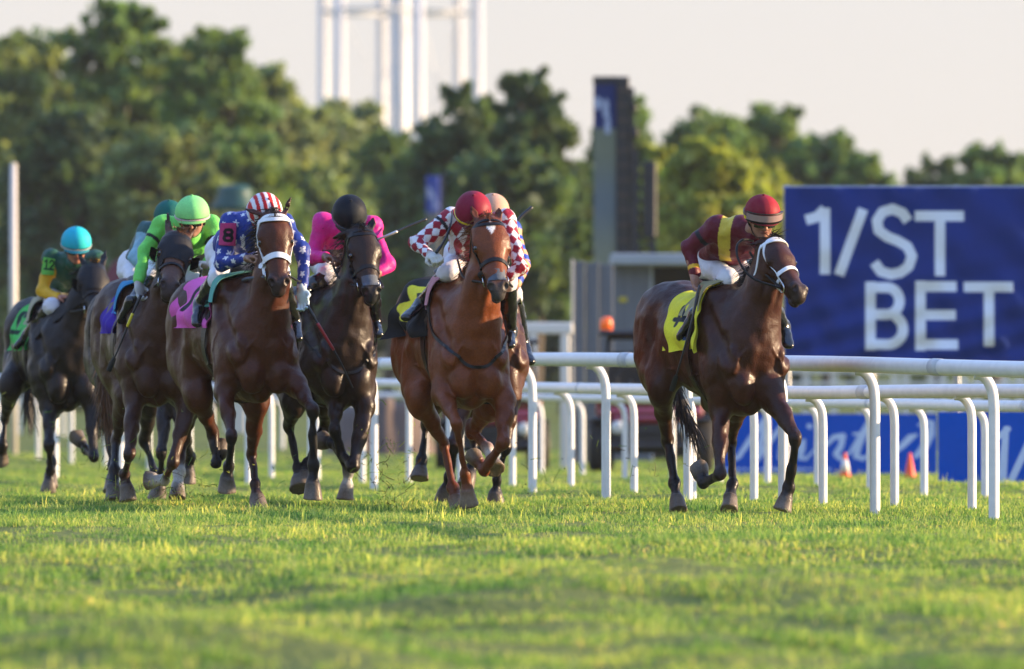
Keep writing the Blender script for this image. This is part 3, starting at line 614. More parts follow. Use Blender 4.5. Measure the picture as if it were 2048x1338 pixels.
# ------------------------------------------------------------------ utility vehicles
REDM = mat("red_vehicle_paint", (.20, .008, .014), rough=.3, noise=.1, coat=.5); TYRE = mat("tyre_rubber", (.018, .017, .016), rough=.85, noise=.35, scale=25, bump=.4)
LENS = mat("headlight_glass", (.6, .62, .62), rough=.1, noise=.05); BLKP = mat("black_vehicle_plastic", (.02, .02, .022), rough=.5, noise=.3, scale=6)
AMB = mat("amber_beacon", (.75, .12, .01), rough=.25, noise=.05); AMB.node_tree.nodes["Principled BSDF"].inputs["Emission Color"].default_value = (1, .17, .02, 1); AMB.node_tree.nodes["Principled BSDF"].inputs["Emission Strength"].default_value = .12
RIM = mat("dull_wheel_rim", (.25, .2, .13), rough=.5, noise=.3)
def utv(xc, Y, lab, beacon, scale=1.0, yaw=0):
    c = PX(xc, 0, Y); g = float(gdrop(Y)); root = empty("utility_vehicle", (c[0], Y, g), lab, "utility vehicle", "red utility vehicles beyond the rails")
    k = scale; P = lambda x, y, z: (c[0]+x*k, Y+y*k, g+z*k)
    mb = MB(); mb.box(P(0, 1.3, .5), (1.1*k, 2.5*k, .3*k), bev=.05); mb.box(P(0, .12, .38), (1.0*k, .2*k, .28*k), bev=.05)
    for z in (.3, .4, .5): mb.box(P(0, 0.0, z), (.8*k, .04*k, .035*k))
    mb.box(P(0, -.06, .33), (1.15*k, .07*k, .07*k), bev=.02); mb.build("chassis", BLKP, root)
    mb = MB(); mb.box(P(0, .5, .74), (1.3*k, .9*k, .14*k), bev=.06); mb.box(P(0, .28, .66), (1.05*k, .55*k, .12*k), bev=.05); mb.build("hood", REDM, root)
    mb = MB(); mb.box(P(0, 2.2, .82), (1.35*k, 1.1*k, .3*k), bev=.04); mb.build("cargo_bed", REDM, root)
    for s in (-1, 1):
        mb = MB(); mb.lathe(P(s*.42, .0, .56), [(.09*k, -.02), (.085*k, .02), (.06*k, .04)], n=18, axis=(0, -1, 0)); mb.build("headlight", LENS, root, smooth=True)
        mb = MB(); mb.box(P(s*.62, .32, .66), (.3*k, .62*k, .05*k), bev=.02); mb.build("fender", BLKP, root)
        for yy in (.35, 2.1):
            w_ = MB(); w_.lathe(P(s*.62, yy, .33), [(.2*k, -.15*k), (.30*k, -.15*k), (.335*k, -.1*k), (.34*k, 0), (.335*k, .1*k), (.30*k, .15*k), (.2*k, .15*k)], n=28, axis=(1, 0, 0))
            wo_ = w_.build("wheel", TYRE, root, smooth=True)
            w_ = MB(); w_.lathe(P(s*.62, yy, .33), [(.19*k, -.155*k), (.21*k, 0), (.19*k, .155*k)], n=20, axis=(1, 0, 0)); w_.build("rim", RIM, wo_, smooth=True)
    mb = MB()
    for s in (-1, 1): mb.tube([P(s*.6, .75, .8), P(s*.58, 1.0, 1.25), P(s*.52, 1.2, 1.68), P(s*.52, 2.0, 1.68), P(s*.6, 2.1, .9)], .03*k, n=8)
    for yy in (1.2, 2.0): mb.tube([P(-.52, yy, 1.68), P(.52, yy, 1.68)], .03*k, n=8)
    mb.build("roll_cage", BLKP, root, smooth=True)
    mb = MB(); mb.box(P(0, 1.55, 1.74), (1.3*k, 1.25*k, .07*k), bev=.03); mb.build("roof", BLKP, root)
    mb = MB(); mb.box(P(0, 1.7, .98), (1.1*k, .5*k, .14*k), bev=.05); mb.box(P(0, 1.95, 1.25), (1.1*k, .12*k, .5*k), bev=.04); mb.build("seat", BLKP, root)
    mb = MB(); mb.tube([P(-.25+.17*math.cos(a), 1.12, 1.14+.17*math.sin(a)) for a in np.linspace(0, 6.28, 20)], .018, n=6); mb.tube([P(-.25, 1.12, 1.14), P(-.25, .9, .9)], .025, n=6); mb.build("steering_wheel", BLKP, root, smooth=True)
    if beacon:
        mb = MB(); mb.lathe(P(beacon, 1.3, 1.775), [(.075, 0), (.075, .10), (.06, .15), (.02, .165)], n=20); mb.build("beacon", AMB, root, smooth=True)
utv(1303, 139, "red and black utility vehicle with amber roof beacon behind the leading horse", -.55, .98)
utv(985, 146, "red and black utility vehicle half hidden behind the chestnut horse", None, .95)
def unit(v): v = np.array(v, float); return v/(np.linalg.norm(v)+1e-12)
# ------------------------------------------------------------------ trees
BARK = mat("tree_bark", (.09, .07, .05), rough=.9, noise=.3, scale=8, bump=.5, stretch=(1, 1, .3))
def leafmat(name, c0, c1):
    m, t, b = newmat(name)
    at = t.nodes.new("ShaderNodeAttribute"); at.attribute_name = "Col"
    t.links.new(at.outputs["Color"], b.inputs["Base Color"]); b.inputs["Roughness"].default_value = .6; b.inputs["Specular IOR Level"].default_value = .25
    tr = t.nodes.new("ShaderNodeBsdfTranslucent"); ms = t.nodes.new("ShaderNodeMixShader"); ms.inputs[0].default_value = .4
    hs = t.nodes.new("ShaderNodeMix"); hs.data_type = 'RGBA'; hs.blend_type = 'MULTIPLY'; hs.inputs[0].default_value = 1; hs.inputs["B"].default_value = (1.5, 1.4, .5, 1)
    t.links.new(at.outputs["Color"], hs.inputs["A"]); t.links.new(hs.outputs["Result"], tr.inputs[0])
    t.links.new(b.outputs[0], ms.inputs[1]); t.links.new(tr.outputs[0], ms.inputs[2]); t.links.new(ms.outputs[0], t.nodes["Material Output"].inputs[0]); return m
LEAF = leafmat("tree_leaves", 0, 0)
def leaves(g, cen, rad, n, size, col, var=.35):
    d = g.normal(size=(n, 3)); d /= np.linalg.norm(d, axis=1)[:, None]; r = g.random(n)**.5*1.18
    P = cen+d*rad*r[:, None]; u = g.normal(size=(n, 3)); u /= np.linalg.norm(u, axis=1)[:, None]; v = np.cross(u, g.normal(size=(n, 3))); v /= np.linalg.norm(v, axis=1)[:, None]
    s = size*(.5+g.random(n))[:, None]; V = np.stack([P-u*s, P-v*s*.55, P+u*s, P+v*s*.55], 1)
    c = np.array(col)*(1-var+2*var*g.random(n))[:, None]*np.array([1, 1, 1])+0*P
    return V, np.repeat(c, 4, 0)
def tree(px, top, hw, Y, col, seed, label, bottom=655, name="tree", dens=1.0, lsize=.2):
    g = np.random.default_rng(seed); hw = hw*1.2; s = Y/F; base = np.array([PX(px, 0, Y)[0], Y, -.54]); zt = PX(0, top, Y)[2]; zb = PX(0, bottom, Y)[2]; H = zt-zb; W = hw*s
    root = empty(name, base, label, "tree", "trees beyond the racecourse")
    Vs = []; Cs = []; nb = int(78*dens); cen = []
    for i in range(nb):
        f = g.random()**.85; hgt = zb+H*(.05+.9*f); prof = math.sqrt(max(.06, 1-((f-.42)/.60)**2))*(.82+.3*g.random())
        a = g.random()*6.28; rr = W*prof*(.25+.75*math.sqrt(g.random())); c = base+np.array([math.cos(a)*rr*.95, math.sin(a)*rr*.95, 0]); c[2] = hgt
        rb = W*(.11+.19*g.random())*(1.15-.35*f); cen.append(c)
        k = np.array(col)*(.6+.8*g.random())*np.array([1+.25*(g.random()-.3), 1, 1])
        V, K = leaves(g, c, rb*np.array([.8+.6*g.random(), 1, .6+.6*g.random()]), int(105*dens), lsize*.8*(Y/330), k); Vs.append(V); Cs.append(K)
    for i in range(int(46*dens)):                              # thin sprays breaking the outline
        f = .25+.8*g.random(); a = g.random()*6.28; prof = math.sqrt(max(.04, 1-((min(f, 1)-.42)/.59)**2)); d_ = unit([math.cos(a)*(.4+prof), math.sin(a)*(.4+prof), .25+.5*g.random()]); c = base+np.array([math.cos(a)*W*prof*.8, math.sin(a)*W*prof*.8, 0]); c[2] = zb+H*min(f, .98)*.97
        for q in range(4): V, K = leaves(g, c+d_*W*.085*q, np.array([1, 1, 1.3])*W*(.085-.013*q), int(26*dens), lsize*.7*(Y/330), np.array(col)*(.7+.7*g.random())); Vs.append(V); Cs.append(K)
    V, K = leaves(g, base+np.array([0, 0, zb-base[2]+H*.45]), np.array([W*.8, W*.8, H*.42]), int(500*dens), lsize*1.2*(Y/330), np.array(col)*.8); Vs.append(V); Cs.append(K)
    V = np.vstack(Vs).reshape(-1, 3); K = np.vstack(Cs); n = len(V)//4
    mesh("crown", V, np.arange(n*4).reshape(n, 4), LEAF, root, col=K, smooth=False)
    mb = MB(); hT = zt-base[2]; mb.tube(curve([base, base+np.array([.1*W, 0, hT*.3]), base+np.array([-.05*W, 0, hT*.6]), base+np.array([0, 0, hT*.85])], 8), np.linspace(hT*.028, hT*.008, 8), n=8)
    for i in range(0, nb, 3):
        c = cen[i]; z0 = min(c[2]-.2, base[2]+hT*(.2+.4*g.random())); mb.tube(curve([(base[0], Y, z0), (base[0]*.5+c[0]*.5, (Y+c[1])/2, z0*.35+c[2]*.65), c], 6), np.linspace(hT*.012, hT*.003, 6), n=5)
    mb.build("trunk", BARK, root, smooth=True)
OL = (.16, .225, .10); DK = (.085, .145, .07); YE = (.27, .32, .08); MG = (.13, .22, .08); LT = (.23, .29, .14)
TR = [(-30,85,150,300,OL,"leafy olive green tree at the far left edge"),(95,62,120,310,OL,"tall olive tree second from the left edge"),(235,0,125,305,MG,"tallest tree of the left group with thin top sprays"),
      (345,70,110,315,OL,"olive tree right of the tallest left tree"),(432,48,105,300,MG,"round topped tree behind the stars jockey"),(530,128,95,318,LT,"pale green tree ending the left group"),
      (160,220,130,285,DK,"dark low tree in front of the left group"),(330,260,120,280,OL,"low olive tree above the lime jockey"),(480,270,110,285,MG,"mid height tree above the kiosk"),
      (610,215,80,340,LT,"hazy yellow green tree left of the water tower legs"),(700,200,95,350,LT,"hazy tree under the left tower legs"),(775,265,80,335,MG,"low tree under the tower riser pipe"),(650,340,110,300,OL,"broad low tree behind the pink jockey"),
      (845,290,85,270,DK,"dark tree left of the dark group"),(925,168,92,262,DK,"dark tree with notched top right of the water tower"),(1062,132,82,258,DK,"highest dark tree in the middle"),(1000,300,130,250,DK,"dense dark tree behind the checkered jockey"),
      (1130,330,80,268,DK,"dark tree left of the tall screen"),(1255,190,70,290,MG,"tree rising behind the tall screen"),(1200,340,90,280,MG,"lower tree behind the tall screen"),
      (1330,300,85,240,YE,"yellow green tree right of the lattice mast"),(1425,285,105,236,YE,"bright yellow green tree behind the maroon jockey"),(1515,320,80,240,YE,"yellow green tree left of the banner top"),
      (1430,222,100,330,MG,"green tree rising behind the yellow trees"),(1545,212,95,335,MG,"green tree above the left banner edge"),(1650,265,90,328,MG,"green tree above the banner digit"),(1735,305,60,325,MG,"smallest tree above the banner slash"),
      (1870,318,75,345,DK,"sparse dark tree above the banner letters"),(1985,292,80,340,MG,"bushy tree above the right end of the banner"),(2075,300,90,345,MG,"tree at the right picture edge")]
for i, (px, tp, hw, Y, c, lab) in enumerate(TR): tree(px, tp, hw, Y, c, 100+i, lab, dens=1.0 if px < 1700 else .8)
# low scrub closing the view under the crowns
g = np.random.default_rng(3); Vs = []; Cs = []
for i in range(150):
    px = -250+i*17+g.random()*10; Y = 352+g.random()*25; c = np.array([PX(px, 0, Y)[0], Y, .6+g.random()*3.2])
    k = np.array(OL if px < 760 or px > 1750 else DK)*(.6+.6*g.random()); V, K = leaves(g, c, np.array([1.1, 1.0, 1.7]), 260, .26, k); Vs.append(V); Cs.append(K)
V = np.vstack(Vs).reshape(-1, 3); n = len(V)//4
tag(mesh("scrub", V, np.arange(n*4).reshape(n, 4), LEAF, None, col=np.vstack(Cs), smooth=False), "dense dark scrub below the far trees", "scrub", kind="stuff")

# ------------------------------------------------------------------ evening haze
hz = MB(); hz.box((0, 380, 24), (900, 860, 54)); m = bpy.data.materials.new("haze"); m.use_nodes = True; m.node_tree.nodes.clear()
pv = m.node_tree.nodes.new("ShaderNodeVolumePrincipled"); om = m.node_tree.nodes.new("ShaderNodeOutputMaterial"); m.node_tree.links.new(pv.outputs[0], om.inputs["Volume"])
pv.inputs["Color"].default_value = (.90, .92, .96, 1); pv.inputs["Density"].default_value = .00010; pv.inputs["Anisotropy"].default_value = .3
tag(hz.build("haze", m), "pale warm evening haze over the racecourse", "haze", kind="stuff")
# ------------------------------------------------------------------ racehorses
COAT = colmat("horse_coat", rough=.42, nscale=90, nstr=.2, bump=.45, coat=.07, crough=.25, sheen=.0, spec=.2, big=7, bigstr=.22, dist=.006, rvar=.10)
HAIR = colmat("horse_hair", rough=.55, nscale=200, nstr=.3, bump=.2, big=20, bigstr=.2)
TACK = mat("black_leather", (.006, .005, .005), rough=.38, spec=.3, noise=.25, scale=40, bump=.1)
WTACK = mat("white_bridle_leather", (.74, .75, .77), rough=.4, noise=.08, scale=40)
BTACK = mat("brown_leather", (.06, .025, .014), rough=.4, noise=.25, scale=30, bump=.1)
METAL = mat("bit_steel", (.6, .6, .6), rough=.25, metal=1.0, noise=.1)
EYE = mat("horse_eye", (.012, .008, .006), rough=.08, noise=.2, coat=1.0)
HOODM = mat("black_hood_cloth", (.008, .008, .011), rough=.6, noise=.35, scale=25, bump=.3, spec=.25)
MESHM = mat("grey_muzzle_patch", (.07, .085, .11), rough=.75, noise=.35, scale=60, bump=.3)
CL = colmat("saddle_cloth", rough=.75, nscale=70, nstr=.06, bump=.25, spec=.2, sheen=.03, big=9, bigstr=.12, dist=.01)
SWEAT = colmat("sweat_foam", rough=.6)
def unit(v): v = np.array(v, float); return v/(np.linalg.norm(v)+1e-12)
class Horse: pass
def make_horse(h):
    """h: dictionary; pixel joints (px, py, depth offset in metres from the chest, negative nearer the camera)"""
    o = Horse(); o.h = h; Y0 = h['Y']; psi = R(h['yaw']); S = h.get('size', 1.0)
    fwd = np.array([math.sin(psi), -math.cos(psi), 0]); lat = np.array([math.cos(psi), math.sin(psi), 0]); up = np.array([0, 0, 1.])
    C0 = np.array([PX(h['cx'], 0, Y0)[0], Y0, 0.])
    W = lambda f, l, z: C0+fwd*f+lat*l+up*z
    J = lambda j: PX(j[0], j[1], Y0+(j[2] if len(j) > 2 else 0))
    zb, zc, zr = h['zb'], h['zc'], h['zr']; zm = (zb+zc)/2; L = h.get('len', 1.0)
    bc = np.array(h['coat']); dk = np.array(h.get('dark', bc*.35)); o.W, o.J, o.fwd, o.lat, o.up, o.Y0 = W, J, fwd, lat, up, Y0
    B = Field(); ww = h.get('w', 1.0)
    # trunk
    B.bone(W(-.30*L, 0, zm+.0), W(-1.0*L, 0, zm+.05), (.235*ww, (zb-zc)*.47), (.255*ww, (zb-zc)*.37), k=.05, U=lat, cap=.8)
    B.ell(W(-.20*L, 0, zm-.03), (.22, .225*ww, (zb-zc)*.44), (fwd, lat, up), k=.08)
    B.ell(W(-.12*L, 0, zm+.06), (.19, .175*ww, .30), (fwd, lat, up), k=.14)
    for s in (-1, 1):
        B.ell(W(.0, s*.090*ww, zc+.165), (.080, .085, .115), (fwd, lat, up), k=.035)
        B.ell(W(-.03*L, s*.175*ww, zc+.34), (.10, .065, .11), (fwd, lat, up), k=.018)
        B.bone(W(-.02*L, s*.05, zm+.10), W(-.03*L, s*.13*ww, zc+.22), (.035, .05), (.05, .05), k=.05)                       # breast muscles
        sa = unit(up*1.0-fwd*.45)
        B.ell(W(-.30*L, s*.165*ww, zm+.06), (.40, .16, .085), (sa, unit(np.cross(sa, lat)), lat), k=.06)            # shoulder blade
        B.ell(W(-.25*L, s*.185*ww, zc+.28), (.16, .17, .085), (fwd, up, lat), k=.05)                            # upper arm
        B.ell(W(-1.42*L, s*.135*ww, zr-.36), (.27, .135, .32), (fwd, lat, up), k=.09)                             # haunch
        B.ell(W(-1.16*L, s*.17*ww, zr-.52), (.16, .09, .20), (fwd, lat, up), k=.08)                              # flank, stifle
    B.ell(W(-.52*L, 0, zb-.10), (.34, .085, .12), (fwd, lat, up), k=.12)
    B.bone(W(-1.0*L, 0, zm+.13), W(-1.32*L, 0, zr-.25), (.23*ww, .23), (.235*ww, .25), k=.10, U=lat, cap=.8)
    B.ell(W(-1.40*L, 0, zr-.24), (.30, .235*ww, .25), (fwd, lat, up), k=.10)
    B.bone(W(-.10*L, 0, zc+.05), W(-.7*L, 0, zc+.06), (.06, .06), (.10, .06), k=.08, U=lat)
    # neck
    hd = h['head']; poll, muz = J(hd['poll']), None
    px_, py_ = hd['muzzle'][:2]; Lh = hd.get('L', .60); s_ = F/poll[1]
    dx, dz = (px_-hd['poll'][0])/s_, -(py_-hd['poll'][1])/s_; dd = math.sqrt(max(.0, Lh*Lh-dx*dx-dz*dz))
    a = unit([dx, -dd, dz]); muz = poll+a*Lh; hy = R(hd.get('yaw', h['yaw']))
    cd = np.array([math.sin(hy), -math.cos(hy), .15]); n = unit(cd-a*(cd@a)); Lx = unit(np.cross(n, a)); Lx = Lx if Lx[0] > 0 else -Lx
    o.a, o.n, o.Lx, o.poll = a, n, Lx, poll; ks = Lh/.60
    HW = 1.22
    Hp = lambda A, l, N: poll+(a*A+Lx*l*HW+n*N*1.08)*ks; o.Hp = Hp
    N0 = W(-.36*L, 0, zm+.16); N1 = J(h['neck'][0])-fwd*.16; N2 = J(h['neck'][1])-fwd*.04; N3 = Hp(.03, 0, -.07)
    B.bone(N0, N1, (.17*ww, .27), (.14, .20), k=.12, U=lat, cap=.6); B.bone(N1, N2, (.14, .20), (.095, .165), k=.06, U=lat, cap=.7)
    B.bone(N2, N3, (.095, .165), (.078, .115), k=.05, U=(lat+Lx)/2, cap=.8)
    B.bone(N2+fwd*.06, W(-.06, 0, zm+.02), (.06, .07), (.13, .11), k=.10, U=lat)                          # windpipe to breast
    for s in (-1, 1):
        B.bone(N2+lat*s*.055+fwd*.05, W(-.04, s*.10, zm+.04), .045, .06, k=.05)                                 # neck muscle
    B.bone(W(.125, 0, zm+.02), W(.10, 0, zc+.06), .028, .030, k=.06, sub=True)
    for s in (-1, 1):
        B.bone(N2+fwd*.15+lat*s*.050, W(.13, s*.055, zm+.04), .012, .020, k=.04, sub=True)
        B.bone(W(.12, s*.20*ww, zc+.42), W(.10, s*.05*ww, zc+.29), .014, .018, k=.035, sub=True)
        B.bone(W(.06, s*.21*ww, zm-.06), W(-.30, s*.235*ww, zb-.12), .022, .030, k=.07, sub=True)
        B.bone(W(.03, s*.225*ww, zc+.22), W(-.20, s*.27*ww, zc+.16), .018, .022, k=.05, sub=True)
        B.bone(W(-.52*L, s*.285*ww, zb-.22), W(-.50*L, s*.285*ww, zc+.25), .03, .03, k=.07, sub=True)
        B.bone(W(-1.20*L, s*.275*ww, zr-.14), W(-1.24*L, s*.285*ww, zr-.62), .03, .03, k=.08, sub=True)
    # head
    hc = np.array(hd.get('col', bc)); mz = np.array(hd.get('mcol', bc*.45+.004)); fk = dict(k=.03)
    Q = (a, Lx, n)
    def E(A, l, N, r, k=.03, col=None, sub=False): B.ell(Hp(A, l, N), np.array(r)*ks*np.array([1, HW, 1.08]), Q, k=k, col=hc if col is None else col, sub=sub)
    E(.085, 0, -.035, (.13, .088, .095), .04)
    E(.17, 0, -.005, (.12, .080, .062), .04)
    B.bone(Hp(.20, 0, -.02), Hp(.44, 0, -.012), (.088*ks, .062*ks), (.057*ks, .052*ks), k=.03, U=Lx, col=hc, cap=.8)
    B.bone(Hp(.17, 0, -.10), Hp(.45, 0, -.055), (.055*ks, .075*ks), (.044*ks, .05*ks), k=.03, U=Lx, col=hc)
    for s in (-1, 1):
        E(.135, s*.052, -.10, (.115, .034, .095), .03)                                                         # cheek
        E(.155, s*.074, -.004, (.05, .026, .028), .02)                                                         # brow
        E(.20, s*.082, -.016, (.024, .017, .020), .012)                                                         # lid
        B.bone(Hp(.24, s*.068, -.03), Hp(.36, s*.048, -.028), .016*ks, .012*ks, k=.02, col=hc)                     # facial crest
        E(.275, s*.066, -.055, (.07, .02, .025), .03, sub=True)
        E(.475, s*.036, .010, (.036, .024, .026), .014, mz)                                                     # nostril wing
    E(.485, 0, -.022, (.070, .046, .046), .03, mz); E(.535, 0, -.040, (.030, .036, .034), .02, mz); E(.515, 0, -.085, (.042, .032, .022), .014, mz*.9)
    for s in (-1, 1):
        E(.500, s*.042, .028, (.026, .015, .024), .008, np.array([.012, .006, .006]), True)
        E(.195, s*.100, -.012, (.020, .006, .013), .006, np.array([.01, .008, .007]), True)
    E(.548, 0, -.073, (.03, .05, .004), .006, np.array([.03, .015, .015]), True)
    ears = hd.get('ears', ((-.05, 1), (.05, 1)))
    for s, e in ((-1, hd.get('earL', (-.10, .35, .0))), (1, hd.get('earR', (-.10, .35, .0)))):
        r0 = Hp(.005, s*.052, -.01); tip = Hp(e[0]-.03, s*(.052+e[1]*.12), -.01+e[2]); mid = r0*.45+tip*.55; er = unit(np.cross(tip-r0, Lx*1.0+n*.3))
        U_ = unit(Lx+n*.25*s)
        B.bone(r0, mid, (.024, .020), (.026, .012), k=.015, U=U_, col=hc*.8); B.bone(mid, tip, (.026, .012), (.005, .004), k=.008, U=U_, col=hc*.45)
        B.ell(r0*.5+tip*.5+n*.016, (.045, .014, .012), (unit(tip-r0), U_, unit(np.cross(tip-r0, U_))), k=.008, sub=True, col=hc*.3)
    # legs
    hoofc = np.array(h.get('hoof', (.15, .12, .095)))
    def foot(p, q, c1, white, tipdir=None):
        """fetlock p to hoof tip q"""
        d = q-p; Ld = np.linalg.norm(d); d = d/Ld; cor = p+d*max(Ld*.42, Ld-.115)
        pc = np.array((.62, .6, .56)) if white else c1
        B.ell(p, (.040, .040, .044), k=.02, col=c1 if white != 2 else pc); B.ell(p-fwd*.022, (.026, .028, .03), k=.02, col=c1 if white != 2 else pc)
        B.bone(p, cor, .031, .036, k=.02, col=pc); B.bone(cor-d*.004, cor+d*.006, .043, .045, k=.008, col=pc*.9)
        B.cone(cor, q, .047, .064, k=.005, col=hoofc, U=lat, asp=1.12)
    for key in ('fl', 'fr'):
        g = h[key]; s = -1 if key == 'fl' else 1; e, kn, ft, hf = [J(x) for x in g['j']]; w = g.get('white', 0); c1 = g.get('c', dk)
        kc = bc*.5+np.array(c1)*.5 if not g.get('plain') else bc; lc = np.array(c1) if not g.get('plain') else bc*.8
        B.bone(W(-.22*L, s*.15*ww, zc+.28), e, (.09, .14), (.070, .09), k=.06, U=lat); B.bone(e, e+(kn-e)*.5, (.062, .082), (.046, .052), k=.035, U=lat, col=bc*.95)
        B.bone(e+(kn-e)*.5, kn, (.045, .050), (.032, .035), k=.025, U=lat, col=kc)
        B.ell(e+(kn-e)*.26+lat*s*.020+fwd*.03, (.038, .045, .11), (lat, fwd, unit(kn-e)), k=.014); B.ell(e+(kn-e)*.20-lat*s*.028, (.03, .05, .10), (lat, fwd, unit(kn-e)), k=.014)
        B.ell(kn-unit(kn-e)*.008, (.044, .045, .052), (lat, fwd, unit(kn-e)), k=.02, col=lc); B.ell(kn+unit(ft-kn)*.035, (.037, .038, .03), (lat, fwd, unit(kn-ft)), k=.02, col=lc)
        B.bone(kn, ft, (.027, .036), (.024, .031), k=.016, U=lat, col=lc); foot(ft, hf, lc, w)
    for key in ('hl', 'hr'):
        g = h[key]; s = -1 if key == 'hl' else 1; st, hk, ft, hf = [J(x) for x in g['j']]; w = g.get('white', 0); c1 = g.get('c', dk)
        lc = np.array(c1) if not g.get('plain') else bc*.8; kc = bc*.6+lc*.4
        B.bone(W(-1.42*L, s*.14*ww, zr-.50), st, (.125, .20), (.085, .14), k=.08, U=lat); B.bone(st, st+(hk-st)*.5, (.078, .12), (.054, .072), k=.045, U=lat, col=bc*.95)
        B.bone(st+(hk-st)*.5, hk, (.048, .062), (.032, .046), k=.025, U=lat, col=kc)
        bk = -fwd; B.ell(hk, (.040, .052, .062), (lat, fwd, up), k=.02, col=kc); B.ell(hk+bk*.045+up*.035, (.024, .030, .045), (lat, fwd, up), k=.02, col=kc)
        B.bone(hk+bk*.05+up*.05, st+(hk-st)*.35+bk*.03, .012, .02, k=.02, col=kc)
        B.bone(hk, ft, (.029, .040), (.026, .033), k=.016, U=lat, col=lc); foot(ft, hf, lc, w)
    for key in ('fl', 'fr', 'hl', 'hr'):                     # tendon grooves of the lower legs
        kn_, ft_ = J(h[key]['j'][1]), J(h[key]['j'][2])
        for s in (-1, 1): B.bone(kn_*.8+ft_*.2+lat*s*.036-fwd*.012, kn_*.15+ft_*.85+lat*s*.034-fwd*.012, .008, .008, k=.012, sub=True)
    veins = [[W(.09, s*.10, zm+.02), W(.085, s*.13, zc+.36), W(.05, s*.17, zc+.26)] for s in (-1, 1)]+[[Hp(.25, s*.078, -.03), Hp(.32, s*.07, -.035), Hp(.38, s*.058, -.01)] for s in (-1, 1)]
    veins += [[W(-.45, s*.3, zc+.22), W(-.7, s*.32, zc+.20), W(-.95, s*.32, zc+.27)] for s in (-1, 1)]+[[W(-.2, s*.25, zm+.12), W(-.28, s*.27, zm-.02), W(-.22, s*.27, zm-.15)] for s in (-1, 1)]
    veins += [[J(h[k_]['j'][0])*.6+J(h[k_]['j'][1])*.4+fwd*.07+lat*.02, J(h[k_]['j'][0])*.3+J(h[k_]['j'][1])*.7+fwd*.06-lat*.02, J(h[k_]['j'][1])+fwd*.05+lat*.01] for k_ in ('fl', 'fr')]
    for v_ in veins:
        c_, _n = B.wrap(curve(v_, 6), -.001)
        for q_ in range(5): B.bone(c_[q_], c_[q_+1], .0065, .0065, k=.008)
    o.B = B; o.head_prims = None
    base = W(-.7, 0, 0); base[2] = float(gdrop(base[1]))
    root = empty("racehorse", base, h['label'], "horse", "racehorses galloping towards the finish"); o.root = root
    V, Fc = B.poly(h.get('vox', .0095), ((6.5, .008), (14, .006), (34, .0016))); col = B.colors(V, bc)
    # natural shading of the coat: darker along the back, warmer on flank and inside the legs
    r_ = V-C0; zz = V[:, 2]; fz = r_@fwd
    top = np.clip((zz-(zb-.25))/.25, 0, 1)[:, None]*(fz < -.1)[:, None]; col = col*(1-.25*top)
    mot = vnoise(V[:, 0]*1+V[:, 1], V[:, 2], 4.5, 2)[:, None]; col = col*(1+.18*mot)
    if 'star' in hd:
        sx, sy, ra_, rb_ = hd['star']; d = (V-Hp(sx, sy, 0)); hx = d@Lx; ha = d@a; hn = d@n
        k = np.clip((1-np.abs(hx)/ra_-np.abs(ha)/rb_)*6, 0, 1)*(hn > .02); col = col*(1-k[:, None])+np.array((.7, .68, .66))*k[:, None]
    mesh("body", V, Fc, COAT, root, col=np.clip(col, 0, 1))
    for s in (-1, 1):
        mb = MB(); c = Hp(.198, s*.0835, -.006); mb.lathe(c-Lx*s*.0125+n*.003, [(.001, -.0), (.013, .004), (.018, .012), (.015, .022), (.006, .0275), (.0005, .0285)], n=16, axis=Lx*s); mb.build("eye", EYE, root, smooth=True)
    # mane, forelock and tail: many thin tapering locks
    g = np.random.default_rng(int(h['cx'])); hair = np.array(h.get('hair', dk*.8))
    def locks(name, roots, dirs, n, ln, wd, spread, col, drop=.6, seg=5):
        V = []; Fc = []; K = []
        for i in range(n):
            t = g.random()*(len(roots)-1.001); j = int(t); f = t-j; p = roots[j]*(1-f)+roots[j+1]*f; d = unit(dirs[j]*(1-f)+dirs[j+1]*f+g.normal(size=3)*spread); l = ln*(.5+.8*g.random()); s_ = unit(np.cross(d, g.normal(size=3)))*wd*(.6+.8*g.random()); k0 = len(V)
            p = p+g.normal(size=3)*.006; c = col*(.6+.9*g.random()); 
            for q in range(seg+1):
                u = q/seg; V += [p-s_*(1-u*.85), p+s_*(1-u*.85)]; K += [c, c]; d = unit(d+np.array([0, 0, -drop*.35])+g.normal(size=3)*.06); p = p+d*l/seg
            for q in range(seg): a_ = k0+2*q; Fc.append((a_, a_+1, a_+3, a_+2))
        return mesh(name, V, np.array(Fc), HAIR, root, col=np.array(K))
    crest = [Hp(.0, 0, -.02), *[q for q in (N3*.35+N2*.65-fwd*.12+up*.02, N2-fwd*.155+up*.03, N1-fwd*.19+up*.08, W(-.42*L, 0, zb-.03))]]
    cr, nn = B.wrap(curve(crest, 14), .001); ms = h.get('mane', -1)
    locks("mane", list(cr), [unit(lat*ms*.8+up*.25-fwd*.5)]*14, 520, .15, .0045, .22, hair, drop=.7)
    locks("forelock", [Hp(-.03, -.02, .02), Hp(-.03, .02, .02)], [unit(a*.3+n*.5), unit(a*.3+n*.5)], 70, .09, .003, .35, hair, drop=.2)
    tr = W(-1.68*L, 0, zr-.17); tl = h.get('tail')
    if tl is not None:
        pts_ = [tr]+[J(q) for q in tl]; cv = curve(pts_, 14); mb = MB(); mb.tube(cv[:6], np.linspace(.035, .02, 6), n=8); V = []; 
        locks("tail", list(cv), [unit(cv[min(i+1, 13)]-cv[max(i-1, 0)]) for i in range(14)], 900, .26, .0045, .16, hair, drop=.35)
    return o
def tube_obj(name, pts, r, m, parent, n=40, k=8, smooth=True):
    mb = MB(); mb.tube(curve(pts, n), r, n=k); return mb.build(name, m, parent, smooth=smooth)
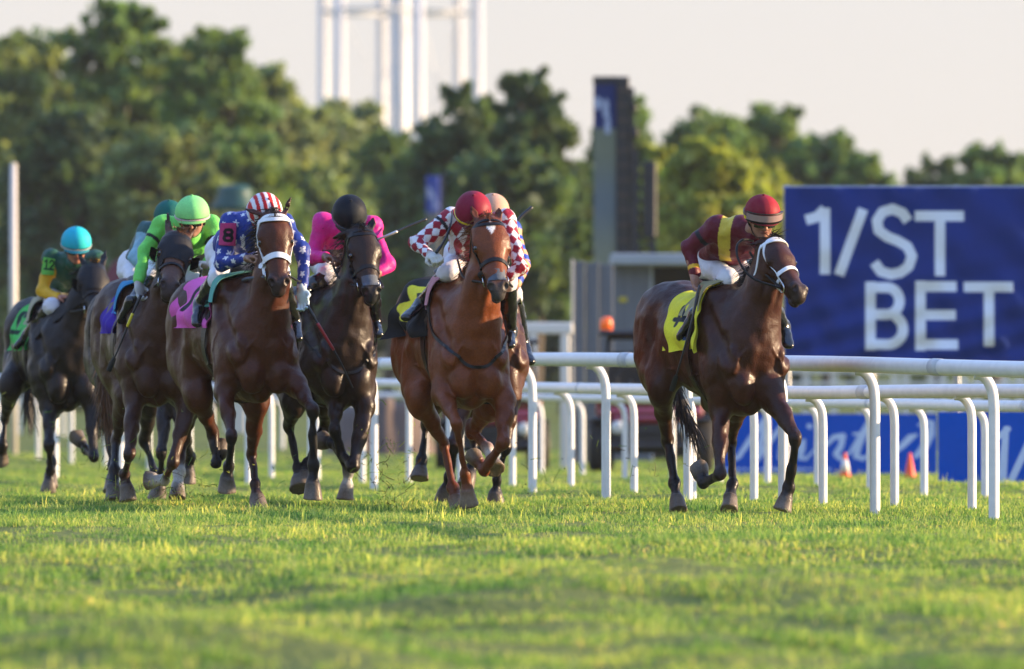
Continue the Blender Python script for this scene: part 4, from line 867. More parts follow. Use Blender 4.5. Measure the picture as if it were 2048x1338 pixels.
def bridle(o, m, band=.022, nose=.026, figure=False, ringm=None):
    Hp, B = o.Hp, o.B
    root = o.root; mb = MB(); br = MB()
    # head piece over the poll with cheek straps to the bit
    for s in (-1, 1):
        ribbon(br, B, [Hp(.03, s*.005, .06), Hp(.045, s*.075, .02), Hp(.13, s*.10, -.03), Hp(.26, s*.09, -.05), Hp(.40, s*.07, -.06)], band*.75, .003)
        ribbon(br, B, [Hp(.04, s*.08, -.02), Hp(.12, s*.09, -.12), Hp(.16, s*.055, -.19)], band*.6, .003)
    ribbon(br, B, [Hp(.05, -.10, -.03), Hp(.055, -.06, .06), Hp(.06, 0, .09), Hp(.055, .06, .06), Hp(.05, .10, -.03)], band, .0035)
    b0 = br.build("bridle", m, root, smooth=False)
    br = MB(); ribbon(br, B, [Hp(.34, 0, -.14), Hp(.335, -.07, -.10), Hp(.325, -.085, -.03), Hp(.315, -.05, .05), Hp(.31, 0, .07), Hp(.315, .05, .05), Hp(.325, .085, -.03), Hp(.335, .07, -.10), Hp(.34, 0, -.14)], nose, .0028, n=60, off=.005)
    br.build("noseband", m, root, smooth=False)
    for s in (-1, 1):
        c = Hp(.415, s*.060, -.058); u, v = o.a, unit(o.n+o.Lx*s*.3); mb = MB(); mb.tube([c+(u*math.cos(t)+v*math.sin(t))*.030 for t in np.linspace(0, 6.2832, 26)], .0045, n=6, caps=False); mb.build("bit_ring", METAL, root, smooth=True)
def reins(o, pts_list, m, name="rein", r=.007):
    for p in pts_list: tube_obj(name, p, r, m, o.root)
def cloth(o, name, f0, f1, side, th0, th1, colf, m=CL, off=.014, flut=.0, step=.008, seed=1, z0=None, drape=0.0):
    """cloth laid over the back: f along the horse, th angle from the top (deg), side -1 = picture left"""
    W, B = o.W, o.B; h = o.h; zc_ = (h['zb']+h['zc'])/2+.1; nu = int(abs(f1-f0)/step)+2; arc_ = R(abs(th1-th0))*.42; nv = int(arc_/step)+2
    u = np.linspace(0, 1, nu); v = np.linspace(0, 1, nv); U, V = np.meshgrid(u, v, indexing='ij'); f = f0+(f1-f0)*U+drape*V*V; th = R(th0)+(R(th1)-R(th0))*V
    D = side*np.sin(th)[..., None]*o.lat+np.cos(th)[..., None]*o.up; ax = o.W(0, 0, zc_)+f[..., None]*o.fwd
    P = ax+D*.75; P = B.ray(P.reshape(-1, 3), -D.reshape(-1, 3), off, 26).reshape(P.shape)
    fl = flut*(V**1.5)*(np.sin(U*9+seed)+.6*np.sin(U*23+V*6+seed*2)+.5*np.sin(V*15+U*4))+.004*np.sin(U*31+V*9)+.006*V
    P = P+D*fl[..., None]; N_ = nu*nv; I = np.arange(N_).reshape(nu, nv); P2 = (P-D*.004).reshape(-1, 3); P = P.reshape(-1, 3)
    q = np.stack([I[:-1, :-1], I[1:, :-1], I[1:, 1:], I[:-1, 1:]], -1).reshape(-1, 4)
    if side > 0: q = q[:, ::-1]
    rim = np.concatenate([I[:, 0], I[-1, 1:], I[::-1, -1][1:], I[0, ::-1][1:-1]]); rn = np.roll(rim, -1)
    col = colf(U*abs(f1-f0), V*arc_*1.0).reshape(-1, 3)
    return mesh(name, np.vstack([P, P2]), np.vstack([q, q[:, ::-1]+N_, np.stack([rim, rn, rn+N_, rim+N_], -1)]), m, o.root, col=np.vstack([col, col]))
SEG = {'1': [[(.1,.8),(.4,1),(.4,0)],[(.1,0),(.7,0)]], '2': [[(0,.75),(.1,.95),(.4,1),(.65,.9),(.68,.7),(.55,.5),(0,0),(.7,0)]], '7': [[(0,1),(.7,1),(.3,0)]],
       '8': [[(.35,.52),(.08,.6),(.02,.8),(.12,.97),(.35,1),(.58,.97),(.68,.8),(.62,.6),(.35,.52),(.05,.42),(0,.22),(.1,.03),(.35,0),(.6,.03),(.7,.22),(.65,.42),(.35,.52)]],
       '4': [[(.5,0),(.5,1),(0,.3),(.75,.3)]], '3': [[(0,.9),(.35,1),(.65,.8),(.35,.53),(.7,.25),(.35,0),(0,.1)]], 'K': [[(0,0),(0,1)],[(.7,1),(0,.45),(.7,0)]], 'X': [[(0,0),(.7,1)],[(0,1),(.7,0)]]}
def glyph(x, y, txt, x0, y0, hgt, sw, slant=0.0, flip=False, wide=1.0):
    M = np.full(x.shape, 9.)
    for i, ch in enumerate(txt):
        st = [[((px*wide*hgt+(-1 if flip else 1)*0+slant*py*hgt), py*hgt) for px, py in s_] for s_ in SEG[ch]]
        st = [[(x0+i*hgt*.92*wide+a_, y0+b_) for a_, b_ in s_] for s_ in st]; M = np.minimum(M, strokes_mask(x, y, st, sw))
    return M
def mixc(M, c0, c1, aa=.003): k = np.clip(-M/aa+.5, 0, 1)[..., None]; return np.array(c0)*(1-k)+np.array(c1)*k
def saddle(o, padcol, gird=True, stir=(-1, 1)):
    W, B = o.W, o.B; zb = o.h['zb']; root = o.root
    cloth(o, "saddle_pad", -.34, -.80, -1, -50, 58, lambda u, v: np.ones(u.shape+(1,))*np.array(padcol), off=.026, step=.014)
    mb = MB(); c = [W(-.50, 0, zb+.03), W(-.60, 0, zb+.065), W(-.74, 0, zb+.05), W(-.86, 0, zb+.085), W(-.93, 0, zb+.09)]
    mb.tube(curve(c, 14), [.05, .07, .08, .085, .09, .095, .10, .105, .11, .112, .11, .10, .08, .04], n=14, flat=(.35, 1.0), up=(0, 0, 1)); mb.build("saddle", TACK, root, smooth=True)
    if gird:
        g = MB(); pts = [W(-.56, 0, zb)+0*o.up]; zc_ = (o.h['zb']+o.h['zc'])/2
        for t in np.linspace(-40, -320, 30): pts.append(W(-.58, 0, zc_)+(o.lat*math.sin(R(t))+o.up*math.cos(R(t)))*.45)
        c, N = B.wrap(np.array(pts[1:]), .006, it=8); ribbon(g, B, c, .075, .003, n=70, off=.016); g.build("girth", TACK, root)
_mh = make_horse
def make_horse(h):
    h['coat'] = tuple(c*.62 for c in h['coat']); h['dark'] = tuple(c*.7 for c in h['dark']); return _mh(h)
BAY = (.075, .024, .011); DBAY = (.040, .017, .011); BLK = (.016, .013, .013); CHN = (.25, .062, .016); DBR = (.028, .017, .014)
HA = make_horse(dict(label="dark bay racehorse with white bridle and yellow saddle cloth leading by the rail", Y=73.4, cx=1511, yaw=20, zb=1.44, zc=.66, zr=1.50, coat=(.072, .020, .009), dark=BLK, hair=(.018, .012, .010),
  head=dict(poll=(1545, 482, -.02), muzzle=(1607, 604), yaw=38, L=.56, earL=(.02, 1.0, -.07), earR=(-.06, .3, -.05), mcol=(.03, .018, .015)),
  neck=[(1512, 660, .02), (1532, 570, .0)],
  fl=dict(j=[(1441, 820, .16), (1440, 950, -.12), (1408, 965, .12), (1398, 935, .22)]), fr=dict(j=[(1548, 800, .02), (1592, 876, -.26), (1577, 975, -.12), (1563, 1022, -.14)]),
  hl=dict(j=[(1322, 775, 1.0), (1335, 880, 1.32), (1349, 966, 1.15), (1357, 1024, 1.02)]), hr=dict(j=[(1475, 800, .95), (1462, 885, 1.25), (1465, 968, 1.05), (1457, 1022, .92)]),
  tail=[(1352, 700, 1.85), (1356, 775, 1.85), (1378, 838, 1.80)]))
HB = make_horse(dict(label="chestnut racehorse with a white star and black saddle cloth", Y=74.6, cx=952, yaw=12, zb=1.50, zc=.70, zr=1.52, coat=CHN, dark=(.15, .045, .018), hair=(.22, .08, .03), w=.93,
  head=dict(poll=(976, 440, -.1), muzzle=(1000, 606), yaw=10, L=.62, star=(.085, 0, .034, .062), mcol=(.05, .045, .045), earL=(-.09, .2, 0), earR=(-.08, .2, 0)),
  neck=[(955, 640, -.02), (966, 560, -.05)],
  fl=dict(j=[(884, 785, .10), (913, 846, -.22), (930, 947, -.10), (938, 1012, -.06)], plain=1), fr=dict(j=[(1008, 800, .10), (1005, 886, -.14), (967, 940, .12), (945, 908, .22)], plain=1),
  hl=dict(j=[(838, 795, .95), (888, 889, 1.20), (905, 975, 1.05), (919, 1022, .95)], plain=1), hr=dict(j=[(985, 800, .85), (944, 862, 1.15), (975, 897, 1.0), (991, 940, .86)], plain=1, white=1),
  tail=[(840, 660, 1.9), (845, 740, 1.9)], hoof=(.16, .12, .08)))
HC = make_horse(dict(label="bay racehorse with white bridle and pink saddle cloth", Y=75.9, cx=530, yaw=17, zb=1.50, zc=.73, zr=1.53, coat=(.105, .027, .009), dark=(.012, .011, .014), hair=(.015, .011, .010), w=1.04,
  head=dict(poll=(548, 428, -.05), muzzle=(561, 597), yaw=6, L=.61, earL=(-.04, 1.0, -.02), earR=(-.09, .4, 0), mcol=(.045, .028, .026)),
  neck=[(535, 640, .0), (545, 550, -.03)],
  fl=dict(j=[(448, 785, .12), (464, 872, -.16), (458, 932, .0), (454, 984, .04)]), fr=dict(j=[(592, 770, .06), (624, 818, -.22), (627, 930, -.12), (626, 999, -.12)]),
  hl=dict(j=[(396, 790, 1.0), (425, 866, 1.25), (432, 925, 1.18), (446, 893, 1.32)]), hr=dict(j=[(512, 800, .90), (504, 910, 1.2), (511, 968, 1.05), (518, 1022, .98)], c=(.03, .013, .010)),
  tail=[(392, 690, 1.9), (402, 760, 1.9)]))
HD = make_horse(dict(label="dark brown racehorse with black bridle and orange saddle cloth", Y=77.7, cx=692, yaw=13, zb=1.46, zc=.69, zr=1.48, coat=(.038, .020, .014), dark=(.012, .011, .012), hair=(.012, .010, .010), w=.95,
  head=dict(poll=(722, 460, -.05), muzzle=(748, 612), yaw=14, L=.58, earL=(.03, .8, -.09), earR=(-.07, .3, 0), mcol=(.022, .022, .026)),
  neck=[(695, 650, .0), (708, 570, -.03)],
  fl=dict(j=[(672, 800, .12), (669, 860, -.05), (696, 945, .05), (691, 1000, .04)], white=1), fr=dict(j=[(730, 815, .05), (706, 934, -.16), (664, 886, .16), (644, 880, .26)]),
  hl=dict(j=[(588, 800, .85), (578, 852, 1.1), (595, 935, 1.0), (598, 978, .9)]), hr=dict(j=[(648, 790, .9), (650, 850, 1.15), (614, 925, 1.0), (604, 975, .9)]),
  tail=[(640, 700, 1.8), (640, 760, 1.85)]))
HE = make_horse(dict(label="brown racehorse wearing a black blinker hood with a purple saddle cloth", Y=78.2, cx=320, yaw=10, zb=1.47, zc=.69, zr=1.54, coat=(.085, .032, .016), dark=(.05, .022, .014), hair=(.14, .06, .025), w=.98,
  head=dict(poll=(357, 470, -.02), muzzle=(339, 598), yaw=8, L=.60, earL=(-.17, .25, 0), earR=(-.17, .35, 0), mcol=(.035, .022, .02), col=(.10, .045, .028)),
  neck=[(322, 660, .0), (338, 580, -.03)],
  fl=dict(j=[(268, 800, .12), (259, 908, -.14), (250, 948, .08), (257, 1003, .06)]), fr=dict(j=[(374, 815, .05), (346, 925, -.14), (328, 960, .05), (292, 962, .10)], white=2),
  hl=dict(j=[(252, 790, .9), (232, 880, 1.2), (229, 940, 1.05), (226, 1004, .95)], c=(.012, .012, .014)), hr=dict(j=[(380, 800, .9), (370, 880, 1.15), (359, 945, 1.0), (354, 999, .88)], white=2),
  tail=[(212, 700, 1.9), (210, 770, 1.92), (214, 810, 1.95)]))
HF = make_horse(dict(label="black racehorse in a dark blinker hood at the far left of the field", Y=88.0, cx=142, yaw=12, zb=1.42, zc=.60, zr=1.46, coat=(.022, .014, .012), dark=(.014, .011, .011), hair=(.012, .010, .010), w=1.08,
  head=dict(poll=(186, 530, -.05), muzzle=(196, 648), yaw=14, L=.58, earL=(-.16, .5, 0), earR=(-.16, .4, 0)),
  neck=[(150, 670, .0), (168, 600, -.03)],
  fl=dict(j=[(98, 815, .12), (98, 890, -.10), (101, 940, .02), (96, 984, .05)]), fr=dict(j=[(182, 800, .05), (188, 915, -.14), (172, 900, .10), (152, 873, .20)]),
  hl=dict(j=[(22, 770, .95), (10, 838, 1.25), (5, 892, 1.2), (1, 925, 1.3)]), hr=dict(j=[(120, 790, .9), (96, 850, 1.15), (104, 925, 1.05), (100, 975, .95)]),
  tail=[(55, 720, 1.9), (58, 800, 1.9)]))
HG = make_horse(dict(label="dark horse mostly hidden behind the horse in the black hood", Y=82.0, cx=312, yaw=12, zb=1.46, zc=.72, zr=1.50, coat=(.035, .024, .022), dark=(.012, .011, .012), hair=(.012, .010, .010), w=.95,
  head=dict(poll=(336, 480, .0), muzzle=(332, 600), yaw=10, L=.56, earL=(.04, .5, -.06), earR=(.04, .5, -.06)),
  neck=[(312, 660, .0), (328, 585, .0)],
  fl=dict(j=[(330, 800, .1), (324, 905, -.1), (322, 945, .0), (314, 998, .05)]), fr=dict(j=[(350, 800, .05), (374, 880, -.1), (380, 915, .1), (376, 968, .12)]),
  hl=dict(j=[(222, 770, .9), (214, 850, 1.2), (226, 930, 1.1), (222, 985, 1.0)]), hr=dict(j=[(300, 800, .9), (290, 880, 1.15), (310, 950, 1.05), (318, 992, .95)]),
  tail=[(206, 690, 1.8), (203, 760, 1.85), (206, 815, 1.9)]))
HH = make_horse(dict(label="bay horse mostly hidden behind the chestnut horse", Y=78.8, cx=990, yaw=10, zb=1.46, zc=.68, zr=1.48, coat=(.10, .032, .014), dark=(.012, .012, .016), hair=(.012, .010, .010), w=.98,
  head=dict(poll=(988, 480, .1), muzzle=(992, 590), yaw=4, L=.54, earL=(.04, .5, -.06), earR=(.04, .5, -.06)),
  neck=[(985, 660, .05), (987, 590, .05)],
  fl=dict(j=[(930, 800, .1), (908, 890, -.1), (900, 955, .0), (884, 1005, .05)]), fr=dict(j=[(1022, 800, .05), (1012, 895, -.1), (993, 960, -.02), (990, 1016, .0)]),
  hl=dict(j=[(880, 780, .9), (851, 850, 1.2), (843, 920, 1.15), (839, 958, 1.1)], white=0), hr=dict(j=[(960, 800, .9), (948, 880, 1.15), (946, 930, 1.05), (930, 975, .95)]),
  tail=[(930, 700, 1.8), (930, 760, 1.9)]))
# ------------------------------------------------------------------ jockeys
SKIN = colmat("skin", rough=.5, nscale=120, nstr=.06, bump=.08, big=14, bigstr=.08)
SILK = colmat("racing_silks", rough=.5, nscale=90, nstr=.06, bump=.35, sheen=.03, spec=.25, big=16, bigstr=.10, dist=.008, rvar=.05)
BREE = mat("white_breeches", (.68, .68, .72), rough=.65, noise=.10, scale=22, bump=.35)
BREE2 = mat("grey_white_breeches", (.62, .61, .68), rough=.65, noise=.10, scale=22, bump=.35)
BOOT = mat("black_riding_boot", (.006, .006, .008), rough=.22, noise=.3, scale=20, bump=.25, coat=.3)
HELM = colmat("cap_cover", rough=.65, nscale=90, nstr=.07, bump=.2, sheen=.0, spec=.2, big=10, bigstr=.08)
GOGG = mat("dark_goggle_lens", (.012, .012, .014), rough=.08, noise=.2, coat=1.0)
GFRAME = mat("goggle_frame", (.008, .008, .008), rough=.4); GYEL = mat("yellow_goggle_lens", (.75, .55, .02), rough=.12, noise=.1, coat=.8); GCLR = mat("clear_goggle_lens", (.30, .20, .20), rough=.08, noise=.2, coat=1.0)
WHIPM = mat("black_whip", (.013, .015, .02), rough=.45, noise=.2, scale=50); REDW = mat("red_whip_band", (.35, .02, .03), rough=.4); YELW = mat("yellow_whip_band", (.75, .6, .03), rough=.4); SILV = mat("silver_whip_shaft", (.5, .48, .46), rough=.3, metal=.6)
VESTM = mat("black_straps", (.015, .015, .018), rough=.7)
def hand(B, w_, d, pn, col, curl=1.0, k=.012, sc_=1.0):
    d = unit(d); pn = unit(pn-d*(np.array(pn)@d)); s = np.cross(d, pn); c = sc_
    B.ell(w_+d*.048*c, (.050*c, .041*c, .019*c), (d, s, pn), k=.02, col=col); B.bone(w_-d*.02, w_+d*.03*c, (.022, .028), (.034*c, .019*c), k=.02, U=s, col=col)
    for i, (o_, ln) in enumerate(((-.031, .86), (-.010, 1.0), (.011, .94), (.030, .76))):
        p = w_+d*(.083 if i else .078)*c+s*o_*c; ang = 0
        for l_, r0, r1, da in ((.040, .0098, .0092, 38), (.027, .0092, .0085, 70), (.021, .0085, .0072, 55)):
            ang += da*curl; q = p+(d*math.cos(R(ang))+pn*math.sin(R(ang)))*l_*ln*c; B.bone(p, q, r0*c, r1*c, k=.006, col=col); p = q
    t0 = w_+d*.022*c-s*.034*c; t1 = t0+(d*.6-s*.45+pn*.55)*.038*c; t2 = t1+(d*.7+s*.25+pn*.6)*.030*c
    B.bone(t0, t1, .0125*c, .0108*c, k=.012, col=col); B.bone(t1, t2, .0105*c, .0088*c, k=.006, col=col)
def field_coords(Fd, V):
    D = np.array([Fd.d(p, V) for p in Fd.P]); i = D.argmin(0); al = np.zeros(len(V)); ar = np.zeros(len(V)); tg = np.array([p['tag'] or '' for p in Fd.P])[i]
    for k, p in enumerate(Fd.P):
        m_ = i == k
        if not m_.any() or p['t'] == 'e': continue
        q = V[m_]-p['a']; al[m_] = q@p['w']+p.get('off', 0); an = np.arctan2(q@p['u'], q@p['v']); ar[m_] = an*max(.05, p['ra'][0])
    return tg, al, ar
def starmask(x, y, r):
    a = np.arctan2(x, y); n = 5; f = np.abs(((a/(2*np.pi)*n)+.5) % 1-.5)*2; rad = np.hypot(x, y); return rad-r*(.42+.58*(1-f)**1.25)
def make_rider(r):
    Y0 = r['Y']; J = lambda j: PX(j[0], j[1], Y0+j[2]); o = Horse(); p = {k: J(v) for k, v in r['j'].items()}
    ho = r['horse']
    for k, rad in (('knL', .075), ('anL', .055), ('toeL', .045)):   # legs lie against the flank
        x_, y_, d_ = r['j'][k]; O_ = PX(x_, y_, Y0-1.0); D_ = unit(PX(x_, y_, Y0)-O_); Q_ = ho.B.ray(O_[None], D_[None], .0, 90)[0]
        if abs(ho.B.ev(Q_[None])[0]) < .02 and Q_[1]-rad < p[k][1] and Q_[1] > Y0-.02: p[k] = Q_-D_*rad
    skin = np.array(r.get('skin', (.34, .17, .11))); base = p['pelvis'].copy(); base[2] -= .12
    root = empty("person", base, r['label'], "person", "jockeys in racing silks"); o.root = root
    hy, hp, hr = R(r['face'][0]), R(r['face'][1]), R(r['face'][2] if len(r['face']) > 2 else 0)
    hf = np.array([math.sin(hy)*math.cos(hp), -math.cos(hy)*math.cos(hp), -math.sin(hp)]); hl = np.array([math.cos(hy), math.sin(hy), 0]); hu = np.cross(hl, hf); hu = hu if hu[2] > 0 else -hu
    hl = hl*math.cos(hr)+hu*math.sin(hr); hu = np.cross(hl, hf); hu = hu if hu[2] > 0 else -hu
    H = p['head']; A = (hl, hf, hu); sh = [p['shL'], p['shR']]; chest = p['chest']; nk = H-hu*.11-hf*.02
    # body
    B = Field(); E = lambda l, f, u, rr, k=.02, col=None, sub=False: B.ell(H+hl*l+hf*f+hu*u, rr, A, k=k, col=col, sub=sub)
    E(0, 0, .02, (.078, .098, .10)); E(0, .035, -.045, (.060, .062, .070), .03); E(0, .078, -.085, (.026, .022, .022), .02)
    B.bone(H+hl*0+hf*.092+hu*.012, H+hf*.112-hu*.028, .011, .016, k=.012, col=skin*np.array([1.05, .95, .95])); 
    for s in (-1, 1): E(s*.016, .098, -.030, (.010, .012, .009), .008); E(s*.034, .078, -.018, (.022, .02, .02), .02); E(s*.032, .098, .014, (.020, .012, .013), .012, skin*.55, True); E(s*.078, -.005, -.012, (.010, .020, .032), .008)
    E(0, .096, -.058, (.026, .008, .0065), .006, np.array((.28, .09, .08))); E(0, .104, -.0585, (.024, .010, .0016), .002, np.array((.08, .02, .02)), True)
    B.bone(nk+hu*.05, (chest+sh[0]+sh[1])/3, .052, .060, k=.04, col=skin)
    sd_ = unit(sh[1]-sh[0])
    B.bone(p['pelvis'], chest, (.09, .06), (.10, .06), k=.05, U=sd_)
    gl = r.get('glove', (None, None))
    for i, s in enumerate('LR'):
        el, wr = p['el'+s], p['wr'+s]; B.bone(sh[i], el, .038, .034, k=.02); B.bone(el, wr, .034, .024, k=.02)
        hd_ = r['hand'][i]; gc = np.array(gl[i]) if gl[i] is not None else skin
        hand(B, wr, hd_[0], hd_[1], gc, hd_[2] if len(hd_) > 2 else 1.0, sc_=1.08 if gl[i] is not None else 1.0)
        hp_, kn, an = p['hip'+s], p['kn'+s], p['an'+s]; B.bone(p['pelvis'], hp_, .085, .075, k=.04); B.bone(hp_, kn, .065, .045, k=.03); B.bone(kn, an, .045, .032, k=.03)
        B.bone(an, an+(p['toe'+s]-an)*.7, .028, .014, k=.02)
    V, Fc = B.poly(.0052); col = B.colors(V, skin, .004)
    mesh("body", V, Fc, SKIN, root, col=np.clip(col, 0, 1))
    # silks
    Jk = Field(); up_ = unit(chest-p['pelvis'])
    m0 = p['pelvis']+(chest-p['pelvis'])*.28
    Jk.bone(m0, chest, (.135, .108), (.168, .118), k=.05, U=sd_, tag='torso', cap=.7); Jk.bone(chest, (sh[0]+sh[1])/2+up_*.03, (.150, .108), (.085, .07), k=.05, U=sd_, tag='torso', cap=.7)
    Jk.P[-1]['off'] = np.linalg.norm(chest-m0)
    bk = unit(np.cross(sd_, up_)); bk = bk if bk[2] > 0 else -bk; Jk.ell(chest*.7+m0*.3+bk*.035, (.135, .17, .075), (sd_, up_, bk), k=.06, tag='torso')
    Jk.bone((sh[0]+sh[1])/2, nk+(chest-nk)*.25+hu*.0, .085, .066, k=.05, tag='torso')
    for i, s in enumerate('LR'):
        el, wr = p['el'+s], p['wr'+s]; L1 = np.linalg.norm(el-sh[i]); wq = el+(wr-el)*.93
        Jk.bone(chest+(sh[i]-chest)*.5, sh[i], (.09, .08), .072, k=.05, tag='torso'); Jk.bone(sh[i], el, .063, .048, k=.035, tag='upper'+s); Jk.bone(el, wq, .048, .033, k=.03, tag='fore'+s); Jk.P[-1]['off'] = L1
    V, Fc = Jk.poly(.0062, ((9, .012), (22, .007), (45, .002))); tg, al, ar = field_coords(Jk, V); col = r['silks'](tg, al, ar, V, p)
    o.Jk = Jk; mesh("silks", V, Fc, SILK, root, col=np.clip(col, 0, 1))
    # breeches
    Br = Field(); pv = p['pelvis']; Br.bone(pv-up_*.02, pv+up_*.09, (.135, .115), (.13, .105), k=.06, U=sd_, cap=.8)
    for s in 'LR': Br.bone(pv+(p['hip'+s]-pv)*.5, p['hip'+s], .105, .10, k=.06); Br.bone(p['hip'+s], p['kn'+s], .092, .058, k=.05); Br.bone(p['kn'+s], p['kn'+s]+(p['an'+s]-p['kn'+s])*.22, .058, .052, k=.04)
    V, Fc = Br.poly(.0065, ((10, .009), (24, .006), (45, .002))); mesh("breeches", V, Fc, r.get('breeches', BREE), root)
    for s in 'LR':
        Bo = Field(); kn, an, to = p['kn'+s], p['an'+s], p['toe'+s]; k0 = kn+(an-kn)*.16; fd = unit(to-an)
        Bo.bone(k0, k0+(an-k0)*.45, .062, .055, k=.02); Bo.bone(k0+(an-k0)*.45, an, .055, .043, k=.02); Bo.bone(an+unit(an-kn)*.02-fd*.02, to, (.040, .040), (.040, .026), k=.03, U=np.cross(fd, [0, 0, 1.])); Bo.ell(an-fd*.035+unit(an-kn)*.03, (.035, .035, .035), k=.02)
        V, Fc = Bo.poly(.006, ((14, .005), (34, .003))); mesh("boot", V, Fc, BOOT, root)
    # cap
    hm = r.get('cap', {}); rr = hm.get('r', .116); nu, nv = 72, 34; V = []; cc = H+hu*.048+hf*.004
    uu = np.linspace(0, 2*np.pi, nu, endpoint=False); vv = np.linspace(0, R(97), nv); U, Vv = np.meshgrid(uu, vv, indexing='ij')
    seam = 1+.006*np.abs(np.sin(U*3))**8*0-.010*(np.abs(np.sin(U*3)) < .10)
    X = np.sin(U)*np.sin(Vv)*rr*1.0*seam; Yy = np.cos(U)*np.sin(Vv)*rr*1.13*seam; Z = np.cos(Vv)*rr*1.02
    P = cc+X[..., None]*hl+Yy[..., None]*hf+Z[..., None]*hu; I = np.arange(nu*nv).reshape(nu, nv); In = np.roll(I, -1, 0)
    q = np.stack([I[:, :-1], I[:, 1:], In[:, 1:], In[:, :-1]], -1).reshape(-1, 4)
    P2 = cc+(P-cc)*.93; col = hm['col'](U, Vv, X, Z).reshape(-1, 3)
    rim = np.stack([I[:, -1], In[:, -1], In[:, -1]+nu*nv, I[:, -1]+nu*nv], -1)[:, ::-1]
    mesh("cap", np.vstack([P.reshape(-1, 3), P2.reshape(-1, 3)]), np.vstack([q, q[:, ::-1]+nu*nv, rim]), HELM, root, col=np.vstack([col, col]))
    mb = MB(); mb.ell = None; mb.lathe(cc+hu*rr*1.01, [(.010, 0), (.011, .004), (.007, .008), (.002, .009)], n=12, axis=hu); mb.build("cap_button", HELM, root, smooth=True, col=np.tile(np.array(hm['btn'] if 'btn' in hm else col[0])*1.0, (48, 1)))
    Hs = Field(); Hs.ell(cc, (rr*1.0, rr*1.13, rr*1.02), A)
    def ring(dz, wd, th, m_, name, a0=0, a1=360, tilt=0.0, off=.003):
        t = np.radians(np.linspace(a0, a1, 60)); pts = cc+(np.sin(t)[:, None]*hl+np.cos(t)[:, None]*hf)*rr+hu*(dz+tilt*np.cos(t))[:, None]; mb = MB(); ribbon(mb, Hs, pts, wd, th, n=60, off=off); return mb.build(name, m_, root)
    if 'band' in hm: ring(-rr*.20, hm.get('bandw', .018), .003, hm['band'], "cap_band")
    if 'capgoggles' in r:
        ring(.0, .042, .007, r['capgoggles'], "raised_goggles", -62, 62, off=.012); ring(.024, .006, .009, GFRAME, "goggle_rim", -64, 64, off=.014); ring(-.024, .006, .009, GFRAME, "goggle_rim", -64, 64, off=.014); ring(.0, .02, .003, GFRAME, "goggle_strap", 60, 300, off=.004)
    # peak and goggles over the eyes
    pk = MB(); t = np.radians(np.linspace(-58, 58, 18)); a_ = cc+(np.sin(t)[:, None]*hl*rr*.98+np.cos(t)[:, None]*hf*rr*1.10)-hu*rr*.27; b_ = a_+(np.cos(t)[:, None]*hf*.030)-hu*.012
    Vp = np.vstack([a_, b_, b_+hu*.004, a_+hu*.006]); n_ = 18; Fp = [(q_*n_+i, q_*n_+i+1, ((q_+1) % 4)*n_+i+1, ((q_+1) % 4)*n_+i) for q_ in range(4) for i in range(n_-1)]+[(0, n_, 2*n_, 3*n_), (n_-1, 4*n_-1, 3*n_-1, 2*n_-1)]
    pk.add(Vp, Fp); pk.build("cap_peak", HELM, root, col=np.tile(np.array(hm.get('peak', (.02, .02, .02))), (len(Vp), 1)))
    Hd = Field(); Hd.ell(H, (.083, .104, .1), A)
    for s in (-1, 1):
        pts = H+np.array([[math.sin(x), math.cos(x)] for x in np.radians([5*s, 18*s, 32*s, 47*s])])@np.array([hl*.09, hf*.115])-hu*.002
        mb = MB(); ribbon(mb, Hd, pts, .046, .005, n=14, off=.010); mb.build("goggle_lens", r.get('lens', GOGG), root, smooth=False)
    mb = MB(); t = np.radians(np.linspace(45, 315, 40)); ribbon(mb, Hd, H+(np.sin(t)[:, None]*hl+np.cos(t)[:, None]*hf)*.1+hu*.012, .014, .002, n=40, off=.006); mb.build("goggle_strap", GFRAME, root)
    mb = MB(); ribbon(mb, B, [H+hl*.085-hu*.01, H+hl*.06-hu*.08+hf*.03, H-hu*.125+hf*.055, H-hl*.06-hu*.08+hf*.03, H-hl*.085-hu*.01], .012, .002, n=40, off=.004); mb.build("chin_strap", GFRAME, root)
    return o
def badge(o, corners, Y, colf, name="number_badge", off=.012, n=44, hole=None):
    """cloth number worn on the sleeve; corners in picture order tl, tr, br, bl"""
    c = np.array(corners, float); u = np.linspace(0, 1, n); U, V = np.meshgrid(u, u, indexing='ij')
    q = (c[0]*(1-U[..., None])+c[1]*U[..., None])*(1-V[..., None])+(c[3]*(1-U[..., None])+c[2]*U[..., None])*V[..., None]
    O_ = np.array([PX(a_, b_, Y-.9) for a_, b_ in q.reshape(-1, 2)]); D = np.tile([0, 1., 0], (len(O_), 1)); D = O_-np.array([0, 0, CH]); D /= np.linalg.norm(D, axis=1)[:, None]
    P = o.Jk.ray(O_, D, off, 60); ok = np.abs(o.Jk.ev(P)-off) < .02; 
    P[~ok, 1] = P[ok, 1].mean() if ok.any() else Y
    P2 = P+D*.003; I = np.arange(n*n).reshape(n, n); qd = np.stack([I[:-1, :-1], I[:-1, 1:], I[1:, 1:], I[1:, :-1]], -1).reshape(-1, 4)
    rim = np.concatenate([I[:, 0], I[-1, 1:], I[::-1, -1][1:], I[0, ::-1][1:-1]]); rn = np.roll(rim, -1); col = colf(U, 1-V).reshape(-1, 3); N_ = n*n
    mesh(name, np.vstack([P, P2]), np.vstack([qd, qd[:, ::-1]+N_, np.stack([rim, rn, rn+N_, rim+N_], -1)]), CL, o.root, col=np.vstack([col, col]))
